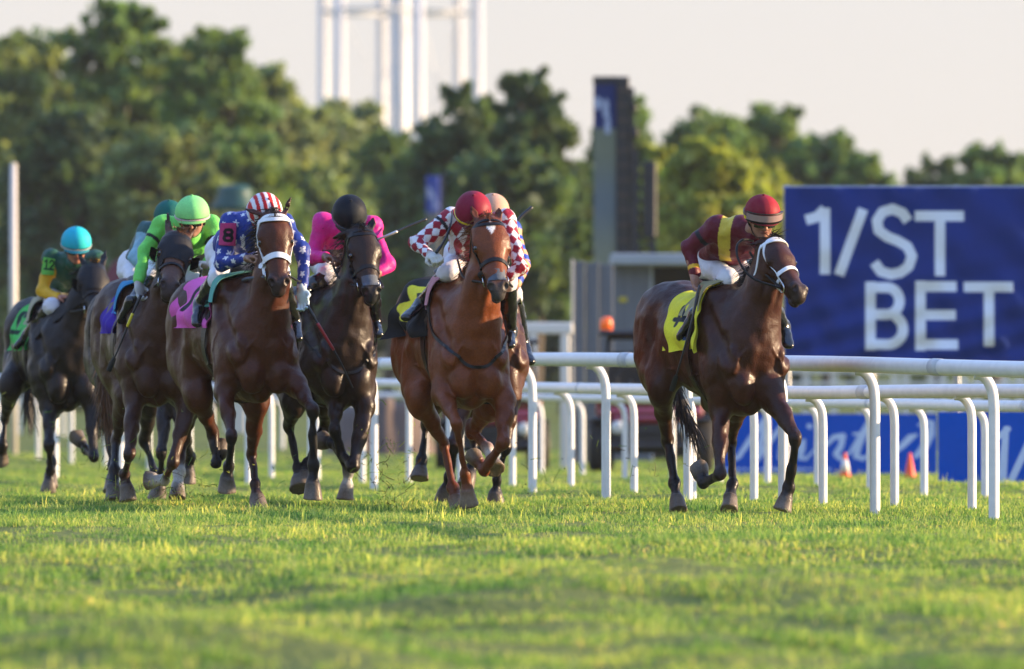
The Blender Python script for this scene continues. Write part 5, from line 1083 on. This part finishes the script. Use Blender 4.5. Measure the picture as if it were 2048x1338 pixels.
def whip(pts, Y, label, dys, bands=(), r=(.009, .005), flap=True):
    P = [PX(x, y, Y+d) for (x, y), d in zip(pts, dys)]; c = curve(P, 30); mb = MB(); rr = np.linspace(r[0], r[1], 30)
    rr[:6] = r[0]*1.25; mb.tube(c, rr, n=8); root = empty("riding_whip", P[0], label, "riding whip", "whips held by the jockeys"); mb.build("shaft", WHIPM, root, smooth=True)
    if flap:
        mb = MB(); mb.tube(c[24:], np.array([.008, .011, .012, .012, .012, .011])*1.5, n=8, flat=(.35, 1.0), up=(0, 1, 0)); mb.build("flap", WHIPM, root)
    for t0, t1, m_ in bands:
        mb = MB(); i0, i1 = int(t0*29), int(t1*29); mb.tube(c[i0:i1+1], rr[i0:i1+1]*1.25+.001, n=8); mb.build("grip_band", m_, root, smooth=True)
def plain(c): return lambda U, V, X, Z: np.ones(U.shape+(1,))*np.array(c)
DN = (0, -.3, -1)
# ---- A maroon
def silkA(tg, al, ar, V, p):
    M = np.array((.115, .008, .020)); Yl = np.array((.62, .47, .06)); c = np.tile(M, (len(V), 1))
    px = 1024+V[:, 0]/V[:, 1]*F; sd = unit(p['shR']-p['shL']); d = (V-p['chest'])@sd
    sash = (tg == 'torso') & (np.abs(d+.055+.25*((V[:, 2]-p['chest'][2])-.03)*-.3) < .042) & (V[:, 2] > p['chest'][2]-.13); c[sash] = Yl
    band = (tg == 'upperL') & (al < .10) & (np.abs(ar) < .055) & (np.abs(ar-.0) > -.1); b2 = band & (((V-p['shL'])@np.array([0, 0, 1.])) > .02); c[b2] = Yl
    cuf = (tg == 'foreL') & (al > np.linalg.norm(p['elL']-p['shL'])+np.linalg.norm(p['wrL']-p['elL'])*.66) & (al < np.linalg.norm(p['elL']-p['shL'])+np.linalg.norm(p['wrL']-p['elL'])*.80); c[cuf] = (.75, .42, .03)
    c[(tg == 'upperL') & (al > .115) & (al < .145)] = (.012, .012, .014); return c
RA = make_rider(dict(horse=HA, label="jockey in maroon and yellow silks and maroon cap on the leading horse", Y=73.4, face=(14, 18), skin=(.36, .18, .12), silks=silkA,
  j=dict(head=(1523, 439, .12), chest=(1474, 482, .42), pelvis=(1418, 512, .80), shL=(1436, 452, .34), shR=(1520, 462, .28), elL=(1376, 496, .42), elR=(1528, 524, .20), wrL=(1388, 550, .36), wrR=(1506, 552, .12),
         hipL=(1412, 530, .78), hipR=(1452, 530, .80), knL=(1458, 556, .34), knR=(1520, 566, .36), anL=(1392, 628, .66), anR=(1566, 650, .66), toeL=(1362, 672, .50), toeR=(1576, 690, .55)),
  hand=(((.15, -.3, -1), (.9, -.5, .1), .9), ((.3, -.8, .1), (-.3, 0, -1), 1.1)), cap=dict(r=.116, col=lambda U, V, X, Z: np.where(((U > .25) & (U < 1.5))[..., None], np.array((.30, .012, .022)), np.array((.20, .010, .022))), band=GYEL, bandw=.022, peak=(.14, .01, .02)), capgoggles=GCLR))
whip([(1400, 570), (1384, 640), (1362, 720), (1343, 782)], 73.4, "black whip held down by the maroon jockey beside the yellow cloth", (.22, .18, .2, .3), flap=True)
# ---- B checkered
def silkB(tg, al, ar, V, p):
    u = al/.075+ar/.075; v = al/.075-ar/.075; k = (np.floor(u)+np.floor(v)).astype(int) % 2 == 0; r_, w_ = np.array((.30, .008, .028)), np.array((.70, .68, .70)); c = np.where(k[:, None], r_, w_)
    t = tg == 'torso'; sd = unit(p['shR']-p['shL']); a = (V-p['chest'])@sd; b = (V-p['chest'])@np.array([0, .35, .94]); u = a/.085+b/.10; v = a/.085-b/.10; kk = (np.floor(u)+np.floor(v)).astype(int) % 2 == 0; c = np.where(t[:, None], np.where(kk[:, None], r_, w_), c)
    c[(tg == 'upperL') & (al > .06) & (al < .085)] = (.012, .012, .014); return c
RB = make_rider(dict(horse=HB, label="jockey in red and white checkered silks on the chestnut horse", Y=74.6, face=(2, 38), skin=(.35, .18, .12), silks=silkB, lens=GYEL, glove=((.5, .48, .42), None), breeches=BREE2,
  j=dict(head=(946, 431, .10), chest=(952, 468, .36), pelvis=(930, 505, .80), shL=(900, 440, .32), shR=(1008, 440, .32), elL=(836, 488, .22), elR=(1042, 536, .14), wrL=(862, 512, .02), wrR=(1008, 556, .10),
         hipL=(920, 520, .78), hipR=(972, 522, .78), knL=(897, 545, .32), knR=(1014, 560, .34), anL=(846, 604, .62), anR=(1020, 660, .62), toeL=(813, 634, .46), toeR=(1018, 690, .46)),
  hand=(((.35, -.9, -.1), (.2, .3, -1), 1.15), ((-.6, -.5, .1), (0, -.2, -1), 1.1)), cap=dict(r=.120, col=lambda U, V, X, Z: np.where(((U > 0) & (U < 2.6))[..., None], np.array((.27, .010, .030)), np.array((.20, .008, .030))), band=GYEL, bandw=.014, peak=(.1, .01, .02))))
whip([(872, 506), (888, 482), (901, 450), (905, 420)], 74.6, "black whip raised by the jockey in checkered silks", (-.06, -.02, .08, .25), flap=False)
# ---- C stars
def silkC(tg, al, ar, V, p):
    c = np.tile(np.array((.012, .035, .24)), (len(V), 1)); n = np.floor(al/.085); yy = al-(n+.5)*.085; sh_ = (n % 2)*.045; m = np.floor((ar+sh_)/.09); xx = ar+sh_-(m+.5)*.09; k = starmask(xx, yy, .027) < 0
    t = tg == 'torso'; sd = unit(p['shR']-p['shL']); a = (V-p['chest'])@sd; b = (V-p['chest'])@np.array([0, .6, .8]); n = np.floor(b/.075); yy = b-(n+.5)*.075; m = np.floor((a+(n % 2)*.045)/.09); xx = a+(n % 2)*.045-(m+.5)*.09
    k = np.where(t, starmask(xx, yy, .022) < 0, k); c[k] = (.68, .68, .72); return c
RC = make_rider(dict(horse=HC, label="jockey in blue silks with white stars and striped cap", Y=75.9, face=(20, 48, -.12), skin=(.33, .18, .12), silks=silkC, glove=(None, (.55, .70, .72)), breeches=BREE,
  j=dict(head=(526, 431, .14), chest=(500, 462, .40), pelvis=(452, 500, .85), shL=(462, 446, .34), shR=(566, 446, .34), elL=(442, 528, .30), elR=(606, 500, .20), wrL=(492, 518, .10), wrR=(604, 580, .06),
         hipL=(446, 515, .80), hipR=(490, 518, .80), knL=(436, 556, .40), knR=(560, 560, .40), anL=(402, 604, .66), anR=(590, 640, .66), toeL=(394, 646, .50), toeR=(594, 676, .5)),
  hand=(((.8, -.4, .1), (0, -.3, -1), 1.1), ((.12, -.2, -1), (-.4, -1, .1), .55)), cap=dict(r=.118, col=lambda U, V, X, Z: np.where((np.floor((X*.97+Z*.25+.30)/.0235).astype(int) % 2 == 0)[..., None], np.array((.50, .018, .022)), np.array((.72, .70, .72))), band=WTACK, bandw=.014, peak=(.5, .02, .02))))
def b8(u, v):
    s = u*.075; t = v*.105; c = mixc(glyph(s, t, '8', .022, .022, .052, .0075), (.50, .045, .17), (.012, .010, .014)); return c
badge(RC, [(441, 446), (473, 446), (471, 492), (437, 490)], 75.9, b8)
whip([(614, 610), (640, 655), (676, 715), (706, 776)], 75.9, "black whip with a red band held low by the stars jockey", (.0, .0, .05, .1), bands=((.28, .62, REDW),), flap=False)
# ---- D pink
def silkD(tg, al, ar, V, p):
    c = np.tile(np.array((.62, .012, .22)), (len(V), 1)); c[(tg == 'upperL') & (al > .01) & (al < .045)] = (.014, .012, .016); c[(tg == 'foreL') & (al < np.linalg.norm(p['elL']-p['shL'])+.03)] = (.016, .012, .016); c[(tg == 'torso') & (((V-p['chest'])@np.array([0, 0, 1.])) < -.10)] = (.03, .01, .02); return c
RD = make_rider(dict(horse=HD, label="jockey in bright pink silks and black cap", Y=77.7, face=(6, 46), skin=(.20, .10, .065), silks=silkD, breeches=BREE2,
  j=dict(head=(698, 435, .14), chest=(694, 470, .42), pelvis=(660, 512, .85), shL=(648, 448, .36), shR=(742, 452, .36), elL=(622, 516, .32), elR=(776, 530, .22), wrL=(652, 514, .14), wrR=(752, 548, .10),
         hipL=(650, 525, .80), hipR=(705, 525, .80), knL=(654, 552, .36), knR=(740, 565, .40), anL=(612, 582, .66), anR=(750, 640, .66), toeL=(600, 622, .52), toeR=(756, 668, .5)),
  hand=(((.7, -.6, -.1), (0, -.3, -1), 1.0), ((-.4, -.7, .1), (0, -.2, -1), 1.1)), cap=dict(r=.119, col=lambda U, V, X, Z: np.where(((U > 0) & (U < 1.2))[..., None], np.array((.012, .015, .018)), np.array((.005, .007, .012))), band=MESHM, bandw=.012)))
whip([(748, 482), (782, 468), (818, 452), (853, 438)], 77.7, "black and silver whip pointing right behind the pink jockey", (.25, .25, .3, .35), bands=((.05, .45, SILV),), r=(.005, .010), flap=False)
# ---- E lime
def silkE(tg, al, ar, V, p):
    c = np.tile(np.array((.16, .62, .10)), (len(V), 1)); c[(tg == 'upperL') & (al > .12) & (al < .145)] = (.012, .012, .014); c[(tg == 'upperR') & (al > .12) & (al < .145)] = (.012, .012, .014); return c
RE = make_rider(dict(horse=HE, label="jockey in lime green silks and lime cap", Y=78.2, face=(-4, 14), skin=(.36, .19, .13), silks=silkE, glove=((.48, .48, .47), (.5, .48, .42)), breeches=BREE,
  j=dict(head=(385, 439, .16), chest=(370, 480, .40), pelvis=(320, 522, .85), shL=(326, 448, .34), shR=(424, 450, .36), elL=(290, 500, .26), elR=(432, 505, .24), wrL=(277, 566, .10), wrR=(410, 530, .10),
         hipL=(312, 535, .80), hipR=(360, 535, .80), knL=(304, 562, .36), knR=(390, 565, .40), anL=(262, 606, .66), anR=(392, 640, .66), toeL=(244, 640, .5), toeR=(396, 665, .5)),
  hand=(((.15, -.2, -1), (.8, -.6, 0), .75), ((-.5, -.7, .1), (0, -.2, -1), 1.1)), cap=dict(r=.119, col=plain((.24, .70, .22)), band=mat("pale_pink_band", (.6, .42, .45), rough=.6), bandw=.014, peak=(.2, .5, .15))))
whip([(282, 590), (262, 635), (240, 690), (217, 742)], 78.2, "black whip with a yellow band held low by the lime jockey", (.0, .0, .05, .1), bands=((.30, .48, YELW),), flap=True)
# ---- F number 12
def silkF(tg, al, ar, V, p):
    G = np.array((.012, .075, .045)); c = np.tile(G, (len(V), 1)); sl_ = np.char.startswith(tg.astype(str), 'upper') | np.char.startswith(tg.astype(str), 'fore'); c[sl_] = (.66, .36, .015); return c
RF = make_rider(dict(horse=HF, label="jockey in green silks with yellow sleeves and turquoise cap", Y=88.0, face=(6, 20), skin=(.42, .17, .11), silks=silkF, breeches=BREE2,
  j=dict(head=(152, 495, .14), chest=(144, 542, .42), pelvis=(112, 582, .85), shL=(102, 518, .36), shR=(190, 520, .36), elL=(84, 582, .30), elR=(190, 575, .22), wrL=(120, 596, .14), wrR=(160, 600, .10),
         hipL=(106, 590, .80), hipR=(140, 592, .80), knL=(104, 612, .36), knR=(170, 620, .40), anL=(56, 668, .66), anR=(178, 690, .66), toeL=(34, 692, .5), toeR=(182, 715, .5)),
  hand=(((.8, -.5, 0), (0, -.3, -1), 1.1), ((-.4, -.7, .1), (0, -.2, -1), 1.1)), cap=dict(r=.118, col=lambda U, V, X, Z: np.where(((U > 0) & (U < 1.4))[..., None], np.array((.02, .50, .52)), np.array((.015, .40, .52))), band=mat("pale_band", (.35, .40, .38), rough=.6), bandw=.012, peak=(.02, .2, .25))))
def b12(u, v): return mixc(glyph(u*.10, v*.11, '12', .014, .038, .058, .0065, wide=.85), (.14, .46, .07), (.010, .03, .02))
badge(RF, [(87, 514), (110, 518), (108, 551), (82, 549)], 88.0, b12)
# ---- G teal, H peach
def silkG(tg, al, ar, V, p): c = np.tile(np.array((.22, .42, .52)), (len(V), 1)); t = tg == 'torso'; c[t] = (.03, .10, .10); return c
RG = make_rider(dict(horse=HG, label="jockey in a dark green cap and pale blue sleeves half hidden behind the lime jockey", Y=82.0, face=(0, 20), silks=silkG, breeches=BREE,
  j=dict(head=(338, 443, .14), chest=(315, 485, .42), pelvis=(275, 528, .85), shL=(296, 462, .36), shR=(366, 462, .36), elL=(272, 515, .30), elR=(372, 520, .22), wrL=(296, 548, .14), wrR=(350, 545, .10),
         hipL=(266, 540, .80), hipR=(312, 540, .80), knL=(270, 560, .36), knR=(340, 565, .40), anL=(262, 600, .66), anR=(345, 640, .66), toeL=(256, 630, .5), toeR=(350, 660, .5)),
  hand=(((.8, -.5, 0), (0, -.3, -1), 1.1), ((-.4, -.7, .1), (0, -.2, -1), 1.1)), cap=dict(r=.110, col=plain((.008, .11, .09)), peak=(.01, .1, .08))))
def silkH(tg, al, ar, V, p):
    c = np.tile(np.array((.62, .33, .17)), (len(V), 1)); sl_ = ~(tg == 'torso'); k = sl_ & (((al/.042).astype(int) % 2) == 0); c[k] = (.012, .06, .42); c[(tg == 'torso') & (V[:, 2] > p['chest'][2]+.02)] = (.012, .06, .42); return c
RH = make_rider(dict(horse=HH, label="jockey in a peach cap and blue and peach sleeves behind the checkered jockey", Y=78.8, face=(4, 24), silks=silkH, breeches=BREE2,
  j=dict(head=(985, 433, .14), chest=(982, 480, .42), pelvis=(965, 525, .85), shL=(930, 462, .36), shR=(1020, 456, .36), elL=(912, 515, .30), elR=(1046, 528, .22), wrL=(940, 548, .14), wrR=(1028, 575, .10),
         hipL=(950, 540, .80), hipR=(990, 540, .80), knL=(925, 570, .36), knR=(1024, 585, .40), anL=(925, 640, .66), anR=(1046, 684, .66), toeL=(920, 660, .5), toeR=(1060, 722, .5)),
  hand=(((.8, -.5, 0), (0, -.3, -1), 1.1), ((-.1, -.7, .3), (0, -.2, -1), 1.1)), cap=dict(r=.116, col=plain((.55, .32, .22)), peak=(.3, .2, .15))))
whip([(1026, 560), (1012, 500), (1034, 444), (1064, 414)], 78.8, "thick black whip raised behind the checkered jockey's shoulder", (.1, .3, .35, .4), r=(.007, .013), flap=False)
# ------------------------------------------------------------------ tack
bridle(HA, WTACK); bridle(HB, TACK); bridle(HC, WTACK, band=.028, nose=.040); bridle(HD, TACK); bridle(HE, TACK, nose=.018); bridle(HF, TACK, nose=.014); bridle(HG, TACK); bridle(HH, TACK)
def hood(o, m_=HOODM, cups=True):
    B2 = Field(); B2.P = o.B.P; Hp = o.Hp; n1, n2 = 46, 60; U, V = np.meshgrid(np.linspace(.035, .30, n1), np.linspace(R(-150), R(150), n2), indexing='ij')
    ax = Hp(0, 0, -.06)+U[..., None]*o.a; D = np.sin(V)[..., None]*o.Lx+np.cos(V)[..., None]*o.n; P = ax+D*.34; P = o.B.ray(P.reshape(-1, 3), -D.reshape(-1, 3), .007, 24)
    P = P+.0; I = np.arange(n1*n2).reshape(n1, n2); q = np.stack([I[:-1, :-1], I[1:, :-1], I[1:, 1:], I[:-1, 1:]], -1).reshape(-1, 4)
    c = (P-o.poll); ha = c@o.a; hx = c@o.Lx; keep = np.ones(len(P), bool)
    for s in (-1, 1): keep &= ~(((ha-.195)**2+(((P-Hp(.195, s*.088, -.012))@o.Lx)*.8)**2+(((P-Hp(.195, s*.088, -.012))@o.n))**2) < .032**2)
    keep &= ~((np.abs(hx) < .075) & (ha > .27) & ((c@o.n) > 0))
    q = q[keep[q].all(1)]; P = P+o.n*0
    mesh("hood", np.vstack([P, P-D.reshape(-1, 3)*.002]), np.vstack([q, q[:, ::-1]+len(P)]), m_, o.root)
    if cups:
        for s in (-1, 1):
            t = np.linspace(R(-100), R(100), 14); Vc = []
            for a_ in t:
                for d_, rr in ((0, .055), (.03, .052), (.055, .040)):
                    Vc.append(Hp(.205-.01, s*(.088+.012+d_*.7), -.045)+o.a*math.sin(a_)*rr+(-o.n*math.cos(a_)*rr*.55)+o.n*.035*d_/.055)
            Vc = np.array(Vc); Fc = [(3*i+j, 3*i+3+j, 3*i+4+j, 3*i+1+j) for i in range(13) for j in range(2)]; n_ = len(Vc)
            Fc = Fc+[tuple(x+n_ for x in f[::-1]) for f in Fc]; mesh("blinker_cup", np.vstack([Vc, Vc+o.Lx*s*.004]), Fc, TACK, o.root)
hood(HE); hood(HF)
def muzzle_patch(o):
    B = o.B; n_ = 18; U, V = np.meshgrid(np.linspace(.375, .455, n_), np.linspace(-.048, .048, n_), indexing='ij'); P = np.array([o.Hp(a_, b_, .12) for a_, b_ in zip(U.ravel(), V.ravel())]); D = np.tile(-o.n, (len(P), 1)); P = B.ray(P, D, .004, 30); I = np.arange(n_*n_).reshape(n_, n_)
    q = np.stack([I[:-1, :-1], I[1:, :-1], I[1:, 1:], I[:-1, 1:]], -1).reshape(-1, 4); mesh("muzzle_patch", np.vstack([P, P+D*.002]), np.vstack([q, q[:, ::-1]+len(P)]), MESHM, o.root)
muzzle_patch(HB); muzzle_patch(HD)
# reins: bit to hands
def rein(o, s, hand_p, m_=TACK, sag=.05, r=.008):
    b_ = o.Hp(.415, s*.062, -.06); mid = (b_+hand_p)/2-np.array([0, 0, sag])+o.Lx*s*.04; tube_obj("rein", [b_, mid, hand_p], r, m_, o.root)
P_ = lambda x, y, Y: PX(x, y, Y)
rein(HA, -1, P_(1500, 505, 73.55), sag=.0); tube_obj("rein_loop", [HA.Hp(.415, -.065, -.06), P_(1505, 556, 73.2), P_(1478, 522, 73.25), P_(1474, 492, 73.3), P_(1488, 479, 73.4), P_(1506, 482, 73.5)], .008, TACK, HA.root)
rein(HB, -1, P_(915, 520, 74.8), sag=.04); rein(HB, 1, P_(1012, 560, 74.75), sag=.04)
rein(HC, -1, P_(486, 560, 76.1), sag=.0, m_=MESHM, r=.011); rein(HC, 1, P_(600, 545, 76.1)); rein(HD, -1, P_(664, 524, 77.8), sag=.02); rein(HD, 1, P_(752, 548, 77.8)); rein(HE, -1, P_(320, 560, 78.4)); rein(HE, 1, P_(404, 535, 78.4)); rein(HF, -1, P_(132, 600, 88.1)); rein(HF, 1, P_(186, 610, 88.1))
for o_, m_ in ((HB, TACK), (HD, TACK)):        # breastplate strap round the neck
    pts = [o_.W(-.45, -.25, o_.h['zb']-.05), o_.W(-.25, -.25, o_.h['zb']-.30), o_.W(.05, -.12, o_.h['zb']-.50), o_.W(.10, 0, o_.h['zb']-.55), o_.W(.05, .12, o_.h['zb']-.50), o_.W(-.25, .25, o_.h['zb']-.30), o_.W(-.45, .25, o_.h['zb']-.05)]
    c_, N_ = o_.B.wrap(curve(pts, 60), .012, it=8)
    for _ in range(14): c_[1:-1] = c_[1:-1]*.5+(c_[:-2]+c_[2:])*.25
    c_, N_ = np.where((o_.B.ev(c_) < .006)[:, None], o_.B.wrap(c_, .008)[0], c_), N_; mb = MB(); ribbon(mb, None, c_, .020, .004, n=60, normals=N_); mb.build("breast_strap", m_, o_.root)
SEG['D'] = [[(0,0),(0,1),(.45,.9),(.6,.5),(.45,.1),(0,0)]]; SEG['O'] = [[(.3,1),(0,.7),(0,.3),(.3,0),(.6,.3),(.6,.7),(.3,1)]]; SEG['W'] = [[(0,1),(.2,0),(.35,.6),(.5,0),(.7,1)]]
YC = (.72, .66, .03); 
def cA(u, v):
    c = mixc(glyph(u, -v, '4', .36, -.50, .22, .028), YC, (.012, .02, .028)); return mixc(glyph(u, -v, 'DOW', .33, -.50, .045, .006), c, (.02, .06, .16)) if False else np.where((glyph(u, -v, 'DOW', .20, -.66, .05, .0065) < 0)[..., None], np.array((.02, .06, .16)), c)
cloth(HA, "saddle_cloth", -.36, -1.08, -1, 4, 108, cA, flut=.035, seed=2, drape=.10); cloth(HA, "saddle_cloth", -.56, -1.08, 1, 4, 75, lambda u, v: np.ones(u.shape+(1,))*np.array(YC), flut=.01)
cB = lambda u, v: mixc(glyph(u, -v, '3', .56, -.50, .36, .042), (.012, .012, .013), (.75, .66, .04)); cloth(HB, "saddle_cloth", -.42, -1.32, -1, 4, 100, cB, flut=.06, seed=5); cloth(HB, "saddle_cloth", -.56, -1.08, 1, 4, 75, lambda u, v: np.ones(u.shape+(1,))*np.array((.012, .012, .013)), flut=.01)
PK = (.66, .11, .38); cC = lambda u, v: mixc(glyph(u, -v, '7', .42, -.44, .32, .045), PK, (.012, .010, .014)); cloth(HC, "saddle_cloth", -.48, -1.32, -1, 4, 90, cC, flut=.05, seed=9); cloth(HC, "saddle_cloth", -.56, -1.08, 1, 4, 75, lambda u, v: np.ones(u.shape+(1,))*np.array(PK), flut=.01)
for o_, c_, f_, t_ in ((HD, (.62, .07, .012), .02, 76), (HE, (.05, .02, .26), .03, 78), (HG, (.2, .2, .22), .02, 60), (HH, (.35, .02, .03), .02, 76)):
    cloth(o_, "saddle_cloth", -.44, -1.10, -1, 4, t_+12, lambda u, v, c_=c_: np.ones(u.shape+(1,))*np.array(c_), flut=f_, seed=3); cloth(o_, "saddle_cloth", -.52, -1.10, 1, 4, t_, lambda u, v, c_=c_: np.ones(u.shape+(1,))*np.array(c_), flut=.01, seed=3)
cF = lambda u, v: mixc(glyph(u, -v, '12', .28, -.50, .28, .028, wide=.8), (.06, .42, .08), (.010, .03, .02)); cloth(HF, "saddle_cloth", -.45, -1.15, -1, 4, 100, cF, flut=.03, seed=4); cloth(HF, "saddle_cloth", -.50, -1.10, 1, 4, 70, lambda u, v: np.ones(u.shape+(1,))*np.array((.06, .42, .08)), flut=.01)
for o_, c_ in ((HA, (.30, .27, .14)), (HB, (.50, .22, .25)), (HC, (.10, .35, .28)), (HD, (.02, .12, .38)), (HE, (.02, .22, .42)), (HF, (.34, .31, .20)), (HG, (.2, .2, .2)), (HH, (.12, .16, .05))): saddle(o_, c_)
# divots and grass clippings thrown up by the hooves
g = np.random.default_rng(5); Vd = []; Fd_ = []; Kd = []
for cx_, cy_, Yc_, n_, sp, sy in ((110, 900, 87, 70, 70, 70), (250, 930, 78, 80, 70, 60), (350, 960, 78, 50, 50, 40), (600, 900, 77.5, 16, 40, 60), (770, 955, 77, 170, 34, 50), (350, 985, 77.5, 120, 45, 22), (1080, 950, 77, 26, 60, 50), (1320, 930, 75.5, 30, 60, 40), (450, 950, 76, 20, 60, 30)):
    for i in range(n_):
        c = PX(cx_+g.normal()*sp, min(1010, cy_+g.normal()*sy), Yc_+g.normal()*.3); d = unit(g.normal(size=3)); l = .014+.045*g.random()**2; s_ = unit(np.cross(d, g.normal(size=3)))*.0022; k0 = len(Vd); b_ = unit(g.normal(size=3))*l*.25
        col = GC[g.integers(0, 4)]*.6 if g.random() < .6 else np.array((.03, .022, .015)); 
        if g.random() < .25: d = d*.15; s_ = s_*2.2
        Vd += [c-d*l-s_, c-d*l+s_, c+b_+s_, c+b_-s_, c+d*l+s_, c+d*l-s_]; Fd_ += [(k0, k0+1, k0+2, k0+3), (k0+3, k0+2, k0+4, k0+5)]; Kd += [col]*6
tag(mesh("grass_clippings", Vd, Fd_, GRASS, None, col=np.array(Kd), smooth=False), "flying grass clippings and dirt specks kicked up by the hooves", "clippings", kind="stuff")
